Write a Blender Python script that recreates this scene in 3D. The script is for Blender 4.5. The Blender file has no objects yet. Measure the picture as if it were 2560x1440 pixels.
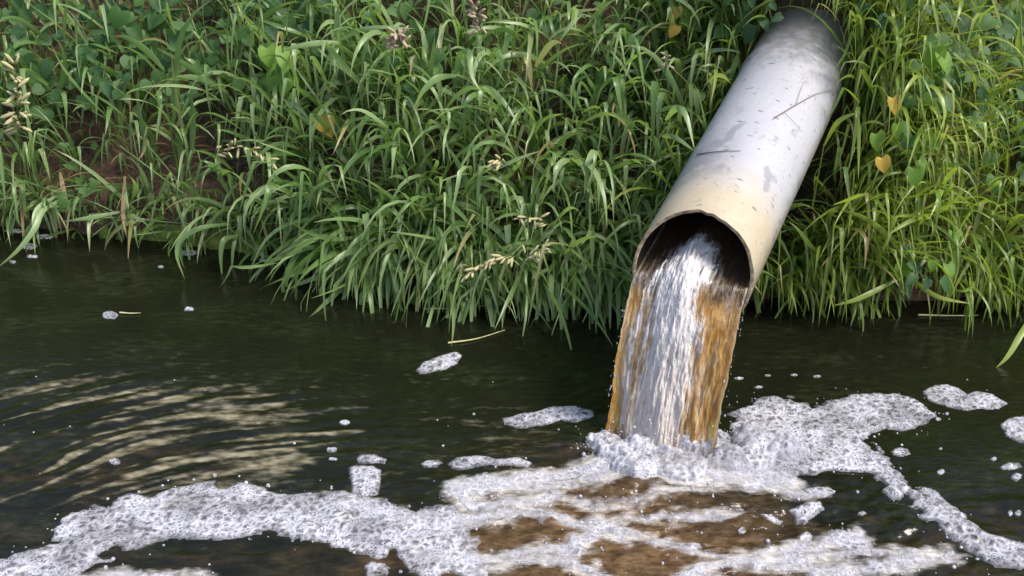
import bpy, math, random
import numpy as np
from mathutils import Vector, Matrix, Quaternion

# ------------------------------------------------------------------ camera, sky, sun, exposure
S = bpy.context.scene
COL = S.collection
CAM_H, PITCH, FPX = 1.55, math.radians(27.0), 2600.0
cam = bpy.data.cameras.new('camera')
cam.sensor_width = 36.0
cam.lens = 36.0 * FPX / 2560.0
cam.clip_start, cam.clip_end = 0.05, 400.0
camo = bpy.data.objects.new('camera', cam)
COL.objects.link(camo)
camo.location = (0, 0, CAM_H)
camo.rotation_euler = (math.radians(90) - PITCH, 0, 0)
S.camera = camo

SUN_EL, SUN_AZ = math.radians(54.0), math.radians(112.0)      # azimuth measured from +Y towards +X
W = bpy.data.worlds.new('World')
S.world = W
W.use_nodes = True
nt = W.node_tree
bg = nt.nodes['Background']
sk = nt.nodes.new('ShaderNodeTexSky')
sk.sky_type = 'NISHITA'
sk.sun_disc = False
sk.sun_elevation = SUN_EL
sk.sun_rotation = SUN_AZ
sk.dust_density = 2.0
hs = nt.nodes.new('ShaderNodeHueSaturation')          # thin high cloud: a paler blue than a clear sky
hs.inputs['Saturation'].default_value = 0.85
nt.links.new(sk.outputs[0], hs.inputs['Color'])
nt.links.new(hs.outputs[0], bg.inputs[0])
bg.inputs[1].default_value = 0.10
sl = bpy.data.lights.new('sun', 'SUN')
sl.energy = 2.2
sl.angle = math.radians(20.0)
sl.color = (1.0, 0.93, 0.82)
so = bpy.data.objects.new('sun', sl)
COL.objects.link(so)
sdir = Vector((math.sin(SUN_AZ) * math.cos(SUN_EL), math.cos(SUN_AZ) * math.cos(SUN_EL), math.sin(SUN_EL)))
so.rotation_euler = sdir.to_track_quat('Z', 'Y').to_euler()
so.location = (6, -3, 8)

S.view_settings.view_transform = 'Standard'
S.view_settings.look = 'None'
S.view_settings.gamma = 1.0
S.view_settings.use_curve_mapping = False
S.view_settings.exposure = 1.2
S.render.engine = 'CYCLES'
S.cycles.use_denoising = True
S.cycles.max_bounces = 6
S.cycles.diffuse_bounces = 3
S.cycles.glossy_bounces = 3
S.cycles.transmission_bounces = 4

rng = np.random.default_rng(7)
random.seed(7)

# ------------------------------------------------------------------ helpers: maths
CP, SP = math.cos(PITCH), math.sin(PITCH)


def ray(px, py):
    a, b = (px - 1280) / FPX, (720 - py) / FPX
    return np.array([a, CP + b * SP, b * CP - SP])


def on_water(px, py, z=0.0):          # where a sight line meets the level z
    d = ray(px, py)
    t = (z - CAM_H) / d[2]
    return np.array([d[0] * t, d[1] * t, z])


def at_depth(px, py, Y):               # where a sight line meets the upright plane y = Y
    d = ray(px, py)
    t = Y / d[1]
    return np.array([d[0] * t, Y, CAM_H + d[2] * t])


def project(P):
    P = np.asarray(P, float)
    d = P - np.array([0, 0, CAM_H])
    z = d[..., 1] * CP - d[..., 2] * SP
    y = d[..., 1] * SP + d[..., 2] * CP
    return np.stack([1280 + FPX * d[..., 0] / z, 720 - FPX * y / z], -1)


def sst(a, b, x):
    t = np.clip((x - a) / (b - a), 0, 1)
    return t * t * (3 - 2 * t)


def hsh(ix, iy, seed):
    h = (ix.astype(np.int64) * 374761393 + iy.astype(np.int64) * 668265263 + seed * 974634777) & 0xFFFFFFFF
    h = ((h ^ (h >> 13)) * 1274126177) & 0xFFFFFFFF
    h = ((h ^ (h >> 16)) * 2246822519) & 0xFFFFFFFF
    return ((h ^ (h >> 15)) & 0xFFFFFF) / float(0x1000000)


def vn(x, y, seed=0):
    x, y = np.asarray(x, float), np.asarray(y, float)
    ix, iy = np.floor(x), np.floor(y)
    fx, fy = x - ix, y - iy
    fx, fy = fx * fx * fx * (fx * (fx * 6 - 15) + 10), fy * fy * fy * (fy * (fy * 6 - 15) + 10)
    a, b = hsh(ix, iy, seed), hsh(ix + 1, iy, seed)
    c, d = hsh(ix, iy + 1, seed), hsh(ix + 1, iy + 1, seed)
    return (a + (b - a) * fx) * (1 - fy) + (c + (d - c) * fx) * fy


def fbm(x, y, seed=0, oct=4):
    s, a, t = 0, 1.0, 0
    for k in range(oct):
        s = s + a * (vn(x * 2 ** k + 17.3 * k, y * 2 ** k - 9.1 * k, seed + k) - .5)
        t += a
        a *= .55
    return s / t * 2          # about -1..1


def cells(x, y, size, seed):
    gx, gy = x / size, y / size
    ix, iy = np.floor(gx), np.floor(gy)
    f1 = np.full(np.shape(x), 9.0)
    f2 = np.full(np.shape(x), 9.0)
    rid = np.zeros(np.shape(x))
    for dx in (-1, 0, 1):
        for dy in (-1, 0, 1):
            jx, jy = ix + dx, iy + dy
            d = np.hypot(jx + .1 + .8 * hsh(jx, jy, seed) - gx, jy + .1 + .8 * hsh(jx, jy, seed + 1) - gy)
            r = hsh(jx, jy, seed + 2)
            near = d < f1
            f2 = np.where(near, f1, np.minimum(f2, d))
            rid = np.where(near, r, rid)
            f1 = np.where(near, d, f1)
    return f1, f2, rid


# ------------------------------------------------------------------ helpers: objects
def tag(o, label=None, cat=None, group=None, kind=None):
    if label: o['label'] = label
    if cat: o['category'] = cat
    if group: o['group'] = group
    if kind: o['kind'] = kind
    return o


def empty(name, loc):
    o = bpy.data.objects.new(name, None)
    COL.objects.link(o)
    o.location = loc
    o.empty_display_size = .05
    return o


def mesh_np(name, V, F, smooth=True):
    """V (n,3), F (m,k) with one k"""
    me = bpy.data.meshes.new(name)
    V = np.ascontiguousarray(V, np.float32)
    F = np.ascontiguousarray(F, np.int32)
    me.vertices.add(len(V))
    me.vertices.foreach_set('co', V.ravel())
    me.loops.add(F.size)
    me.loops.foreach_set('vertex_index', F.ravel())
    me.polygons.add(len(F))
    me.polygons.foreach_set('loop_start', np.arange(0, F.size, F.shape[1], dtype=np.int32))
    if smooth:
        me.polygons.foreach_set('use_smooth', np.ones(len(F), bool))
    me.update(calc_edges=True)
    me.validate()
    return me


def attr(me, name, A):
    A = np.asarray(A, np.float32)
    if A.ndim == 1:
        a = me.attributes.new(name, 'FLOAT', 'POINT')
        a.data.foreach_set('value', A)
    else:
        if A.shape[1] == 3:
            A = np.concatenate([A, np.ones((len(A), 1), np.float32)], 1)
        a = me.attributes.new(name, 'FLOAT_COLOR', 'POINT')
        a.data.foreach_set('color', np.ascontiguousarray(A).ravel())


def link(name, me, mat, parent=None, loc=None):
    o = bpy.data.objects.new(name, me)
    COL.objects.link(o)
    if mat is not None and not me.materials:
        me.materials.append(mat)
    if parent is not None: o.parent = parent
    if loc is not None: o.location = loc
    return o


def grid_faces(nu, nv, wrap=False):
    i = np.arange(nv - 1)[:, None] * nu
    j = np.arange(nu if wrap else nu - 1)[None, :]
    j2 = (j + 1) % nu
    return np.stack([i + j, i + j2, i + nu + j2, i + nu + j], -1).reshape(-1, 4)


def tube(pts, rad, n=6):
    pts = np.asarray(pts, float)
    m = len(pts)
    rad = np.broadcast_to(np.asarray(rad, float), (m,))
    T = np.gradient(pts, axis=0)
    T /= np.linalg.norm(T, axis=1)[:, None] + 1e-12
    ref = np.array([.3, .2, .93])
    V = []
    for k in range(m):
        a = np.cross(T[k], ref); a /= np.linalg.norm(a) + 1e-9
        b = np.cross(T[k], a)
        ph = np.arange(n) * 2 * np.pi / n
        V.append(pts[k] + rad[k] * (np.cos(ph)[:, None] * a + np.sin(ph)[:, None] * b))
    return np.concatenate(V), grid_faces(n, m, True)


def spline(pts, n):
    pts = np.asarray(pts, float)
    if len(pts) == 2:
        return pts[0] + (pts[1] - pts[0]) * np.linspace(0, 1, n)[:, None]
    P = np.vstack([2 * pts[0] - pts[1], pts, 2 * pts[-1] - pts[-2]])
    out = []
    for u in np.linspace(0, len(pts) - 1 - 1e-6, n):
        k = int(u); t = u - k
        p0, p1, p2, p3 = P[k], P[k + 1], P[k + 2], P[k + 3]
        out.append(.5 * (2 * p1 + (p2 - p0) * t + (2 * p0 - 5 * p1 + 4 * p2 - p3) * t * t + (3 * p1 - p0 - 3 * p2 + p3) * t ** 3))
    return np.array(out)


def join(parts):
    V, F, o = [], [], 0
    for v, f in parts:
        V.append(v); F.append(f + o); o += len(v)
    return np.concatenate(V), np.concatenate(F)


# ------------------------------------------------------------------ helpers: materials
class NT:
    def __init__(s, name):
        s.m = bpy.data.materials.new(name)
        s.m.use_nodes = True
        s.t = s.m.node_tree
        s.b = s.t.nodes['Principled BSDF']
        s.out = s.t.nodes['Material Output']

    def n(s, typ, ins=None, **kw):
        nd = s.t.nodes.new('ShaderNode' + typ)
        for k, v in kw.items(): setattr(nd, k, v)
        for k, v in (ins or {}).items(): s.set(nd.inputs[k], v)
        return nd

    def set(s, sock, v):
        if isinstance(v, bpy.types.NodeSocket): s.t.links.new(v, sock)
        elif isinstance(v, bpy.types.Node): s.t.links.new(v.outputs[0], sock)
        else:
            if isinstance(v, tuple) and len(v) == 3 and sock.type == 'RGBA': v = v + (1,)
            sock.default_value = v

    def P(s, **kw):
        for k, v in kw.items(): s.set(s.b.inputs[k.replace('_', ' ')], v)
        return s

    def mix(s, f, a, b):
        nd = s.t.nodes.new('ShaderNodeMix'); nd.data_type = 'RGBA'
        s.set(nd.inputs[0], f); s.set(nd.inputs[6], a); s.set(nd.inputs[7], b)
        return nd.outputs[2]

    def math(s, op, a, b=0.0, c=None, clamp=False):
        nd = s.t.nodes.new('ShaderNodeMath'); nd.operation = op; nd.use_clamp = clamp
        s.set(nd.inputs[0], a); s.set(nd.inputs[1], b)
        if c is not None: s.set(nd.inputs[2], c)
        return nd.outputs[0]

    def ramp(s, f, a, b):               # smooth step
        nd = s.t.nodes.new('ShaderNodeMapRange'); nd.interpolation_type = 'SMOOTHSTEP'
        s.set(nd.inputs[0], f); s.set(nd.inputs[1], a); s.set(nd.inputs[2], b)
        return nd.outputs[0]

    def noise(s, scale, detail=3.0, vec=None, rough=.55):
        nd = s.n('TexNoise', {'Scale': scale, 'Detail': detail, 'Roughness': rough})
        s.set(nd.inputs['Vector'], vec if vec is not None else s.obj())
        return nd.outputs[0]

    def obj(s):
        if not hasattr(s, '_o'): s._o = s.n('TexCoord').outputs['Object']
        return s._o

    def at(s, name):
        return s.n('Attribute', attribute_name=name)

    def scaled(s, vec, sc):
        return s.n('Mapping', {'Vector': vec, 'Scale': sc}).outputs[0]

    def bump(s, h, strength=.5, dist=.01):
        nd = s.n('Bump', {'Strength': strength, 'Distance': dist, 'Height': h})
        s.set(s.b.inputs['Normal'], nd.outputs[0])
        return nd

    def sheet(s, trans_col, amount):     # thin leaf: some light passes through
        tr = s.n('BsdfTranslucent', {'Color': trans_col})
        mx = s.n('MixShader', {0: amount, 1: s.b.outputs[0], 2: tr.outputs[0]})
        s.t.links.new(mx.outputs[0], s.out.inputs[0])


def mat_soil():
    m = NT('soil')
    a = m.noise(7, 5); b = m.noise(60, 4); c = m.noise(3, 2)
    col = m.mix(m.ramp(a, .35, .65), (.035, .018, .012), (.13, .066, .045))
    col = m.mix(m.ramp(b, .45, .75), col, (.15, .095, .065))
    col = m.mix(m.math('MULTIPLY', m.ramp(c, .5, .7), .6), col, (.035, .045, .015))
    m.P(Base_Color=col, Roughness=.9)
    m.bump(b, .8, .02)
    return m.m


def mat_water():
    m = NT('murky_water')
    sv, fo = m.at('silt').outputs[2], m.at('froth').outputs[2]
    wv = m.scaled(m.obj(), (.55, 1.25, 1))
    n1 = m.noise(14, 4, wv); n2 = m.noise(42, 4, wv); n3 = m.noise(130, 3, wv)
    silt = m.ramp(m.math('ADD', sv, m.math('MULTIPLY', m.math('SUBTRACT', n1, .5), .9)), .1, .9)
    col = m.mix(n2, (.005, .0055, .003), (.009, .010, .005))
    col = m.mix(m.math('MULTIPLY', m.ramp(m.noise(5, 4, wv), .42, .70), m.ramp(n2, .35, .65)), col, (.015, .019, .009))
    col = m.mix(silt, col, m.mix(m.ramp(m.math('ADD', n2, m.math('MULTIPLY', m.math('SUBTRACT', n3, .5), .6)), .28, .75), (.055, .030, .013), (.150, .092, .045)))
    sc = m.ramp(m.math('ADD', m.at('glint_streak').outputs[2], m.math('MULTIPLY', m.math('SUBTRACT', n2, .5), 1.1)), .10, 1.15)
    col = m.mix(m.math('MULTIPLY', sc, .88), col, m.mix(m.ramp(n2, .3, .7), (.10, .088, .046), (.31, .275, .195)))  # reflected light on the left ripples, painted into the base colour
    fm = m.math('ADD', fo, m.math('MULTIPLY', m.math('SUBTRACT', n2, .5), .75))
    fm = m.math('ADD', fm, m.math('MULTIPLY', m.math('SUBTRACT', n3, .5), .14))
    fm = m.math('MULTIPLY', m.ramp(fm, .26, .92), .93)
    col = m.mix(fm, col, m.mix(m.ramp(n3, .4, .65), (.40, .37, .34), (.56, .55, .56)))
    m.P(Base_Color=col, Roughness=m.math('ADD', .03, m.math('MULTIPLY', fm, .4)), IOR=1.33)
    h = m.math('ADD', m.math('MULTIPLY', m.noise(55, 4, wv), 1.0), m.math('MULTIPLY', fm, .3))
    m.bump(h, m.math('ADD', .14, m.math('MULTIPLY', silt, .3)), .014)
    return m.m


def mat_foam():
    m = NT('foam')
    c = m.at('cell').outputs[2]
    n = m.noise(120, 3); n2 = m.noise(22, 3)
    wob = m.n('VectorMath', {0: m.obj(), 1: m.n('VectorMath', {0: m.n('TexNoise', {'Vector': m.obj(), 'Scale': 30.0}).outputs[1], 1: (.012, .012, .012)}, operation='MULTIPLY').outputs[0]}, operation='ADD').outputs[0]
    v1 = m.n('TexVoronoi', {'Vector': wob, 'Scale': 52.0, 'Randomness': 1.0}, feature='DISTANCE_TO_EDGE').outputs[0]
    v2 = m.n('TexVoronoi', {'Vector': wob, 'Scale': 130.0, 'Randomness': 1.0}, feature='DISTANCE_TO_EDGE').outputs[0]
    w1 = m.math('MULTIPLY', m.ramp(v1, .36, .02), m.ramp(n2, .30, .60))
    w2 = m.ramp(v2, .34, .04)          # bubble walls are white, their thin caps let the water show
    wall = m.math('MAXIMUM', w1, m.math('MULTIPLY', w2, m.ramp(n2, .62, .38)))
    solid = m.math('ADD', m.math('MULTIPLY', wall, .62), m.math('MULTIPLY', m.ramp(n, .40, .62), .25), clamp=True)
    solid = m.math('MULTIPLY', m.math('ADD', solid, .36, clamp=True), m.math('ADD', .22, m.math('MULTIPLY', c, .88)), clamp=True)
    col = m.mix(wall, (.36, .36, .41), (.52, .52, .59))
    col = m.mix(m.math('MULTIPLY', m.ramp(n2, .5, .75), .35), col, (.36, .33, .28))
    thin = m.ramp(m.noise(9, 3), .40, .66)
    solid = m.math('MULTIPLY', solid, m.math('SUBTRACT', 1.0, m.math('MULTIPLY', thin, .45)), clamp=True)
    m.P(Base_Color=col, Roughness=.25, IOR=1.33, Alpha=solid)
    m.bump(m.math('ADD', wall, m.math('MULTIPLY', n, .5)), .28, .003)
    return m.m


def mat_grass(name, cols, trans, dry=(.36, .27, .13), amt=.38, rough=.36):
    m = NT(name)
    sep = m.n('SeparateColor', {0: m.at('tint').outputs[0]})
    r, g, b = sep.outputs
    col = m.mix(m.ramp(r, .15, .85), cols[0], cols[1])
    col = m.mix(m.math('MULTIPLY', m.ramp(g, .0, .25), -1) if False else m.ramp(g, .28, .0), col, cols[2])
    col = m.mix(b, col, dry)
    vein = m.noise(400, 1)
    col = m.mix(m.math('MULTIPLY', vein, .25), col, cols[2])
    tc = m.mix(b, trans, dry)
    m.P(Base_Color=col, Roughness=rough, Specular_IOR_Level=.5)
    m.sheet(tc, amt)
    return m.m


def mat_leaf(name, c1, c2, trans, amt=.35, rough=.52):
    m = NT(name)
    r = m.n('ObjectInfo').outputs['Random']
    n = m.noise(60, 3)
    col = m.mix(r, c1, c2)
    col = m.mix(m.math('MULTIPLY', m.ramp(n, .4, .75), .4), col, tuple(x * .6 for x in c1))
    m.P(Base_Color=col, Roughness=rough)
    m.bump(n, .3, .003)
    m.sheet(trans, amt)
    return m.m


def mat_plain(name, c1, c2, scale=30, rough=.7, bump=.3):
    m = NT(name)
    n = m.noise(scale, 4)
    m.P(Base_Color=m.mix(m.ramp(n, .3, .7), c1, c2), Roughness=rough)
    m.bump(n, bump, .005)
    return m.m


# ------------------------------------------------------------------ pipe axis (needed by bank and grass)
PA = np.array([0.44266, 2.29474, 0.41631])
PD = np.array([0.43348288, 0.85845479, 0.27413769])
PU = np.cross(PD, [0, 0, 1.0]); PU /= np.linalg.norm(PU)
PV = np.cross(PU, PD)
PR = 0.150


def near_pipe(P, r):
    d = P - PA
    t = d @ PD
    q = d - t[..., None] * PD
    return (t > -.02) & (np.linalg.norm(q, axis=-1) < r)


IMP = np.array([0.365, 2.135])          # where the jet meets the pool

# ------------------------------------------------------------------ bank and water
EX = np.array([-40, -6, -2.2, -1.6, -1.05, -.75, -.45, -.1, .3, .7, 1.2, 1.7, 2.4, 6, 40])
EY = np.array([4.2, 3.9, 3.62, 3.52, 3.42, 3.30, 3.14, 3.06, 3.04, 3.00, 2.98, 2.99, 2.95, 3.0, 3.1])


def edge_y(x):
    return np.interp(x, EX, EY) + .035 * fbm(x * 3.1, x * 0 + 2.2, 3, 3)


def bank_z(x, y):
    d = y - edge_y(x)
    slope = 1.12 + .10 * fbm(x * 1.3, y * 1.3, 11, 2)
    up = .05 * sst(-.012, .03, d) + np.clip(d, 0, None) * slope
    crest = np.interp(x, [-40, -3, -1, .3, 40], [1.05, 1.05, 1.2, 1.55, 1.6])
    up = crest - np.log1p(np.exp(np.clip((crest - up) * 9, -40, 40))) / 9 + .0
    up = np.where(d > 2.5, crest + .06 * fbm(x * .4, y * .4, 23, 3), up)
    tl = ((x - PA[0]) * PD[0] + (y - PA[1]) * PD[1]) / (PD[0] ** 2 + PD[1] ** 2)
    la = ((x - PA[0]) * PD[1] - (y - PA[1]) * PD[0]) / math.hypot(PD[0], PD[1])
    up = up + .64 * sst(.99, 1.12, tl + .20 * la + .06 * fbm(x * 7, y * 7, 15, 3)) * np.exp(-(la / .36) ** 2) * sst(2.2, 1.3, tl)
    bed = -.45 * sst(0, -.5, d)
    far = sst(-1.6, -2.8, y)            # the shore the picture was taken from
    z = np.where(d > -.012, up, bed) + .022 * fbm(x * 9, y * 9, 5, 4) * sst(-.1, .05, d)
    return z * (1 - far) + far * .35


def axis_pts(segs):
    out = []
    for a, b, st in segs:
        out.append(np.arange(a, b - 1e-9, st))
    out.append(np.array([segs[-1][1]]))
    return np.concatenate(out)


def sheet(xs, ys, zf):
    X, Y = np.meshgrid(xs, ys)
    Z = zf(X, Y)
    return np.stack([X, Y, Z], -1).reshape(-1, 3), grid_faces(len(xs), len(ys))


V, F = sheet(axis_pts([(-60, -6, 3), (-6, -2.6, .2), (-2.6, 2.6, .025), (2.6, 6, .2), (6, 60, 3)]),
             axis_pts([(-40, -4, 3), (-4, 2.6, .3), (2.6, 4.9, .022), (4.9, 8, .3), (8, 80, 4)]), bank_z)
bank = link('bank', mesh_np('bank', V, F), mat_soil())
tag(bank, 'dark brown earth bank rising steeply from the water', kind='structure')

# --- foam outlines, traced on the water plane from where they lie in the photograph
poly_w = lambda pts: np.array([on_water(*p)[:2] for p in pts])
POLY = {
    'left': poly_w([(-120, 1440), (-40, 1412), (60, 1375), (130, 1358), (135, 1290), (175, 1264), (280, 1266), (290, 1240), (340, 1232), (380, 1246), (420, 1226),
                    (470, 1210), (560, 1202), (640, 1214), (700, 1232), (760, 1233), (820, 1215), (870, 1226), (905, 1246), (960, 1242), (1000, 1266),
                    (1060, 1272), (1110, 1262), (1150, 1275), (1180, 1320), (1210, 1380), (1225, 1450), (1060, 1450), (960, 1402), (880, 1386), (800, 1370),
                    (720, 1352), (640, 1344), (560, 1350), (450, 1346), (400, 1352), (350, 1378), (300, 1392), (240, 1412), (180, 1450), (60, 1475), (-120, 1500)]),
    'right': poly_w([(1812, 1040), (1850, 1006), (1920, 992), (1980, 990), (2030, 1006), (2080, 1000), (2130, 985), (2190, 978), (2240, 985), (2290, 1002),
                     (2346, 1040), (2310, 1060), (2260, 1076), (2200, 1070), (2180, 1092), (2200, 1122), (2240, 1172), (2290, 1216), (2340, 1230),
                     (2400, 1275), (2450, 1320), (2500, 1345), (2580, 1362), (2660, 1400), (2660, 1450), (2560, 1432), (2470, 1412), (2430, 1382), (2370, 1342),
                     (2310, 1297), (2260, 1257), (2210, 1242), (2180, 1202), (2130, 1188), (2050, 1182), (1990, 1205), (1950, 1222), (1880, 1200),
                     (1845, 1150), (1825, 1090)]),
}
LINES = [  # froth lines round the plunge: points and half width in metres
    ([(1150, 1222), (1220, 1212), (1320, 1200), (1400, 1196), (1480, 1190), (1550, 1170)], .030),
    ([(1520, 1170), (1620, 1165), (1720, 1185), (1800, 1188), (1900, 1200), (1960, 1205)], .032),
    ([(870, 1250), (1010, 1290), (1110, 1302), (1200, 1290), (1300, 1272), (1420, 1300), (1500, 1335)], .014),
    ([(1010, 1340), (1120, 1318), (1240, 1300), (1330, 1285), (1440, 1305), (1560, 1296), (1700, 1296), (1830, 1290)], .010),
    ([(1040, 1384), (1150, 1394), (1250, 1392), (1370, 1372), (1470, 1365), (1500, 1315)], .014),
    ([(1150, 1225), (1170, 1262), (1230, 1258), (1300, 1250), (1380, 1240)], .018),
    ([(1460, 1310), (1540, 1330), (1600, 1342), (1700, 1372), (1780, 1392), (1900, 1402), (2000, 1392), (2110, 1386), (2190, 1380), (2280, 1382), (2370, 1384)], .011),
    ([(1190, 1425), (1300, 1405), (1400, 1402), (1470, 1425), (1500, 1450)], .012),
    ([(1700, 1450), (1780, 1420), (1850, 1404), (1960, 1412), (2060, 1425), (2190, 1422), (2280, 1408), (2370, 1384)], .017),
    ([(1900, 1392), (1980, 1372), (2060, 1362), (2120, 1350), (2150, 1335)], .016),
    ([(1420, 1380), (1480, 1335), (1500, 1300), (1560, 1340)], .022),
    ([(1350, 1205), (1380, 1240), (1470, 1262), (1560, 1262), (1640, 1240), (1740, 1225), (1800, 1212)], .006),
    ([(1900, 1210), (1980, 1240), (2060, 1235)], .010),
    ([(60, 1470), (300, 1440), (520, 1450)], .012),
]
LINES = [(poly_w(p), w * 1.25) for p, w in LINES]


def warp(x, y, amp=.010, sc=26, seed=31):
    return x + amp * fbm(x * sc, y * sc * 1.4, seed, 3), y + amp * .8 * fbm(x * sc, y * sc * 1.4, seed + 9, 3)


def seg_d(x, y, a, b):
    d = b - a
    t = np.clip(((x - a[0]) * d[0] + (y - a[1]) * d[1]) / (d @ d + 1e-12), 0, 1)
    return np.hypot(x - a[0] - t * d[0], y - a[1] - t * d[1])


def poly_sdf(x, y, P):                   # inside positive
    D = np.full(x.shape, 9.0)
    ins = np.zeros(x.shape, bool)
    for k in range(len(P)):
        a, b = P[k - 1], P[k]
        D = np.minimum(D, seg_d(x, y, a, b))
        c = (a[1] > y) != (b[1] > y)
        with np.errstate(divide='ignore', invalid='ignore'):
            ins ^= c & (x < (b[0] - a[0]) * (y - a[1]) / (b[1] - a[1] + 1e-15) + a[0])
    return np.where(ins, D, -D)


def lines_sdf(x, y):
    D = np.full(x.shape, -9.0)
    for P, w in LINES:
        for k in range(len(P) - 1):
            D = np.maximum(D, w - seg_d(x, y, P[k], P[k + 1]))
    return D


LEFT_C, LEFT_S = on_water(330, 1080)[:2], (.62, .30)
BOIL = on_water(1560, 1300)[:2]


def water_z(x, y):
    r = np.hypot(x - IMP[0], y - IMP[1])
    e_left = np.exp(-((x - LEFT_C[0]) / .60) ** 2 - ((y - LEFT_C[1]) / .27) ** 2)
    e_near = sst(2.25, 1.8, y)
    boil = np.exp(-((x - BOIL[0]) / .42) ** 2 - ((y - BOIL[1] - .02) / .26) ** 2)
    ph = np.hypot(x + .2, y - .6) / .072 + 1.3 * fbm(x * 1.8, y * 2.6, 41, 2) + .25 * fbm(x * 6, y * 9, 44, 2)
    z = .0042 * e_left * np.sin(2 * np.pi * ph) * (.05 + 1.1 * vn(x * 2.6 + 5, y * 11, 48))
    z = z + .0005 * e_left * np.sin(2 * np.pi * (np.hypot(x - .5, y - 1.0) / .041 + 1.2 * fbm(x * 2.5, y * 4, 46, 2)))
    z = z + .0006 * np.exp(-((r - .5) / .5) ** 2) * np.sin(2 * np.pi * (r / .055 + fbm(x * 3, y * 3, 45, 2)))
    z = z + .0016 * e_left * fbm(x * 7, y * 24, 52, 3)
    z = z + (.0044 * e_near + .0003) * fbm(x * 11, y * 32, 55, 3)
    rough_r = np.exp(-((x - .85) / .45) ** 2 - ((y - 1.82) / .16) ** 2)
    z = z + (.014 * boil + .014 * rough_r) * fbm(x * 11, y * 17, 61, 4) + .006 * boil * fbm(x * 34, y * 45, 66, 3)
    ring = np.exp(-((r - .17) / .07) ** 2) * .012
    z = z + ring * (.6 + .6 * vn(x * 16, y * 16, 70)) + .0006 * fbm(x * 5, y * 9, 73, 3)
    return z


xs = axis_pts([(-60, -6, 3), (-6, -2.4, .2), (-2.4, -1.7, .025), (-1.7, 1.75, .0055), (1.75, 2.4, .025), (2.4, 6, .2), (6, 60, 3)])
ys = axis_pts([(-2.6, 1.4, .2), (1.4, 2.55, .0055), (2.55, 3.8, .012), (3.8, 4.6, .2)])
V, F = sheet(xs, ys, water_z)
me = mesh_np('water', V, F)
X, Y = V[:, 0], V[:, 1]
near = (np.abs(X) < 1.9) & (Y > 1.4) & (Y < 2.9)
wx, wy = warp(X[near], Y[near], .024)
froth = np.full(len(X), -1.0)
froth[near] = lines_sdf(wx, wy) + .003
r_imp = np.hypot(X - IMP[0], (Y - IMP[1]) * 1.3)
attr(me, 'froth', np.clip(.5 + froth / .06, 0, 1) + .45 * np.exp(-(r_imp / .20) ** 2))
silt = .72 * np.exp(-((X - BOIL[0] + .03) / .36) ** 2 - ((Y - BOIL[1] + .03) / .30) ** 2) \
    + .20 * np.exp(-((X - LEFT_C[0]) / .55) ** 2 - ((Y - LEFT_C[1] + .12) / .20) ** 2) + .22 * sst(2.1, 1.7, Y)
attr(me, 'silt', np.clip(silt, 0, 1))
rho, tha = np.hypot(X + .2, Y - .6), np.arctan2(X + .2, Y - .6)       # bright reflections along the ripples, painted in as tan streaks
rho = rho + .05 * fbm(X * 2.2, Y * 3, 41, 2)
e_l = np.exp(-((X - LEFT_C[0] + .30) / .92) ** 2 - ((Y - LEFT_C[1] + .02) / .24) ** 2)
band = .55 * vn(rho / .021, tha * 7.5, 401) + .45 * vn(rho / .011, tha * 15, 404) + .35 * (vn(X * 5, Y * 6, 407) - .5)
attr(me, 'glint_streak', sst(.38, .80, band) * np.clip(e_l * 1.8, 0, 1) * (.45 + .75 * vn(X * 14, Y * 40, 411)))
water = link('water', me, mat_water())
tag(water, 'dark olive murky water with ripples and brown churn', kind='structure')
M_FOAM = mat_foam()


def foam(name, sdf, bbox, res=.0042, T=.014, wedge=.03, big=.022, small=.0095, warp_amp=.008, seed=100, holes=0.0):
    xs = np.arange(bbox[0], bbox[2], res); ys = np.arange(bbox[1], bbox[3], res * 1.15)
    X, Y = np.meshgrid(xs, ys)
    wx, wy = warp(X, Y, warp_amp, 30, seed)
    d = sdf(wx, wy)
    if holes:
        d = d - holes * np.clip(fbm(X * 16, Y * 22, seed + 3, 3), 0, 1)
    e = np.clip(d / wedge, 0, 1)
    dome = np.sqrt(np.clip(1 - (1 - e) ** 2, 0, 1))
    f1, f2, rid = cells(X, Y * 1.1, small, seed + 5)
    g1, g2, gid = cells(X, Y * 1.1, big, seed + 7)
    capS = np.sqrt(np.clip(1 - (f1 / .62) ** 2, 0, 1)) * (.4 + .6 * rid)
    hasb = (gid > .62)
    capB = np.where(hasb, np.sqrt(np.clip(1 - (g1 / .48) ** 2, 0, 1)), 0)
    lump = .5 + .55 * fbm(X * 22, Y * 26, seed + 11, 3)
    z = water_z(X, Y) + .001 + T * dome * (.55 + .45 * lump) + np.clip(e * 2, 0, 1) * (capS * small * .10 + capB * big * .15)
    z = np.where(d > 0, z, water_z(X, Y) - .004)
    cell = np.clip(.35 + sst(.12, .5, f1) * .75, 0, 1) * np.where(hasb & (g1 < .48), .25 + .9 * sst(.2, .48, g1), 1)
    cell = cell * (.10 + .90 * np.clip(e * 2.2, 0, 1))
    F = grid_faces(len(xs), len(ys))
    keep = (d.ravel()[F] > 0).any(1)
    F = F[keep]
    used = np.unique(F)
    if len(used) == 0: return None
    remap = np.zeros(X.size, np.int64); remap[used] = np.arange(len(used))
    V = np.stack([X, Y, z], -1).reshape(-1, 3)[used]
    me = mesh_np(name, V, remap[F])
    attr(me, 'cell', cell.ravel()[used])
    return link(name, me, M_FOAM)


def foam_poly(name, P, label, cat='foam', group=None, **kw):
    b = (P[:, 0].min() - .03, P[:, 1].min() - .03, P[:, 0].max() + .03, P[:, 1].max() + .03)
    o = foam(name, lambda x, y: poly_sdf(x, y, P), b, **kw)
    return tag(o, label, cat, group)


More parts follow.
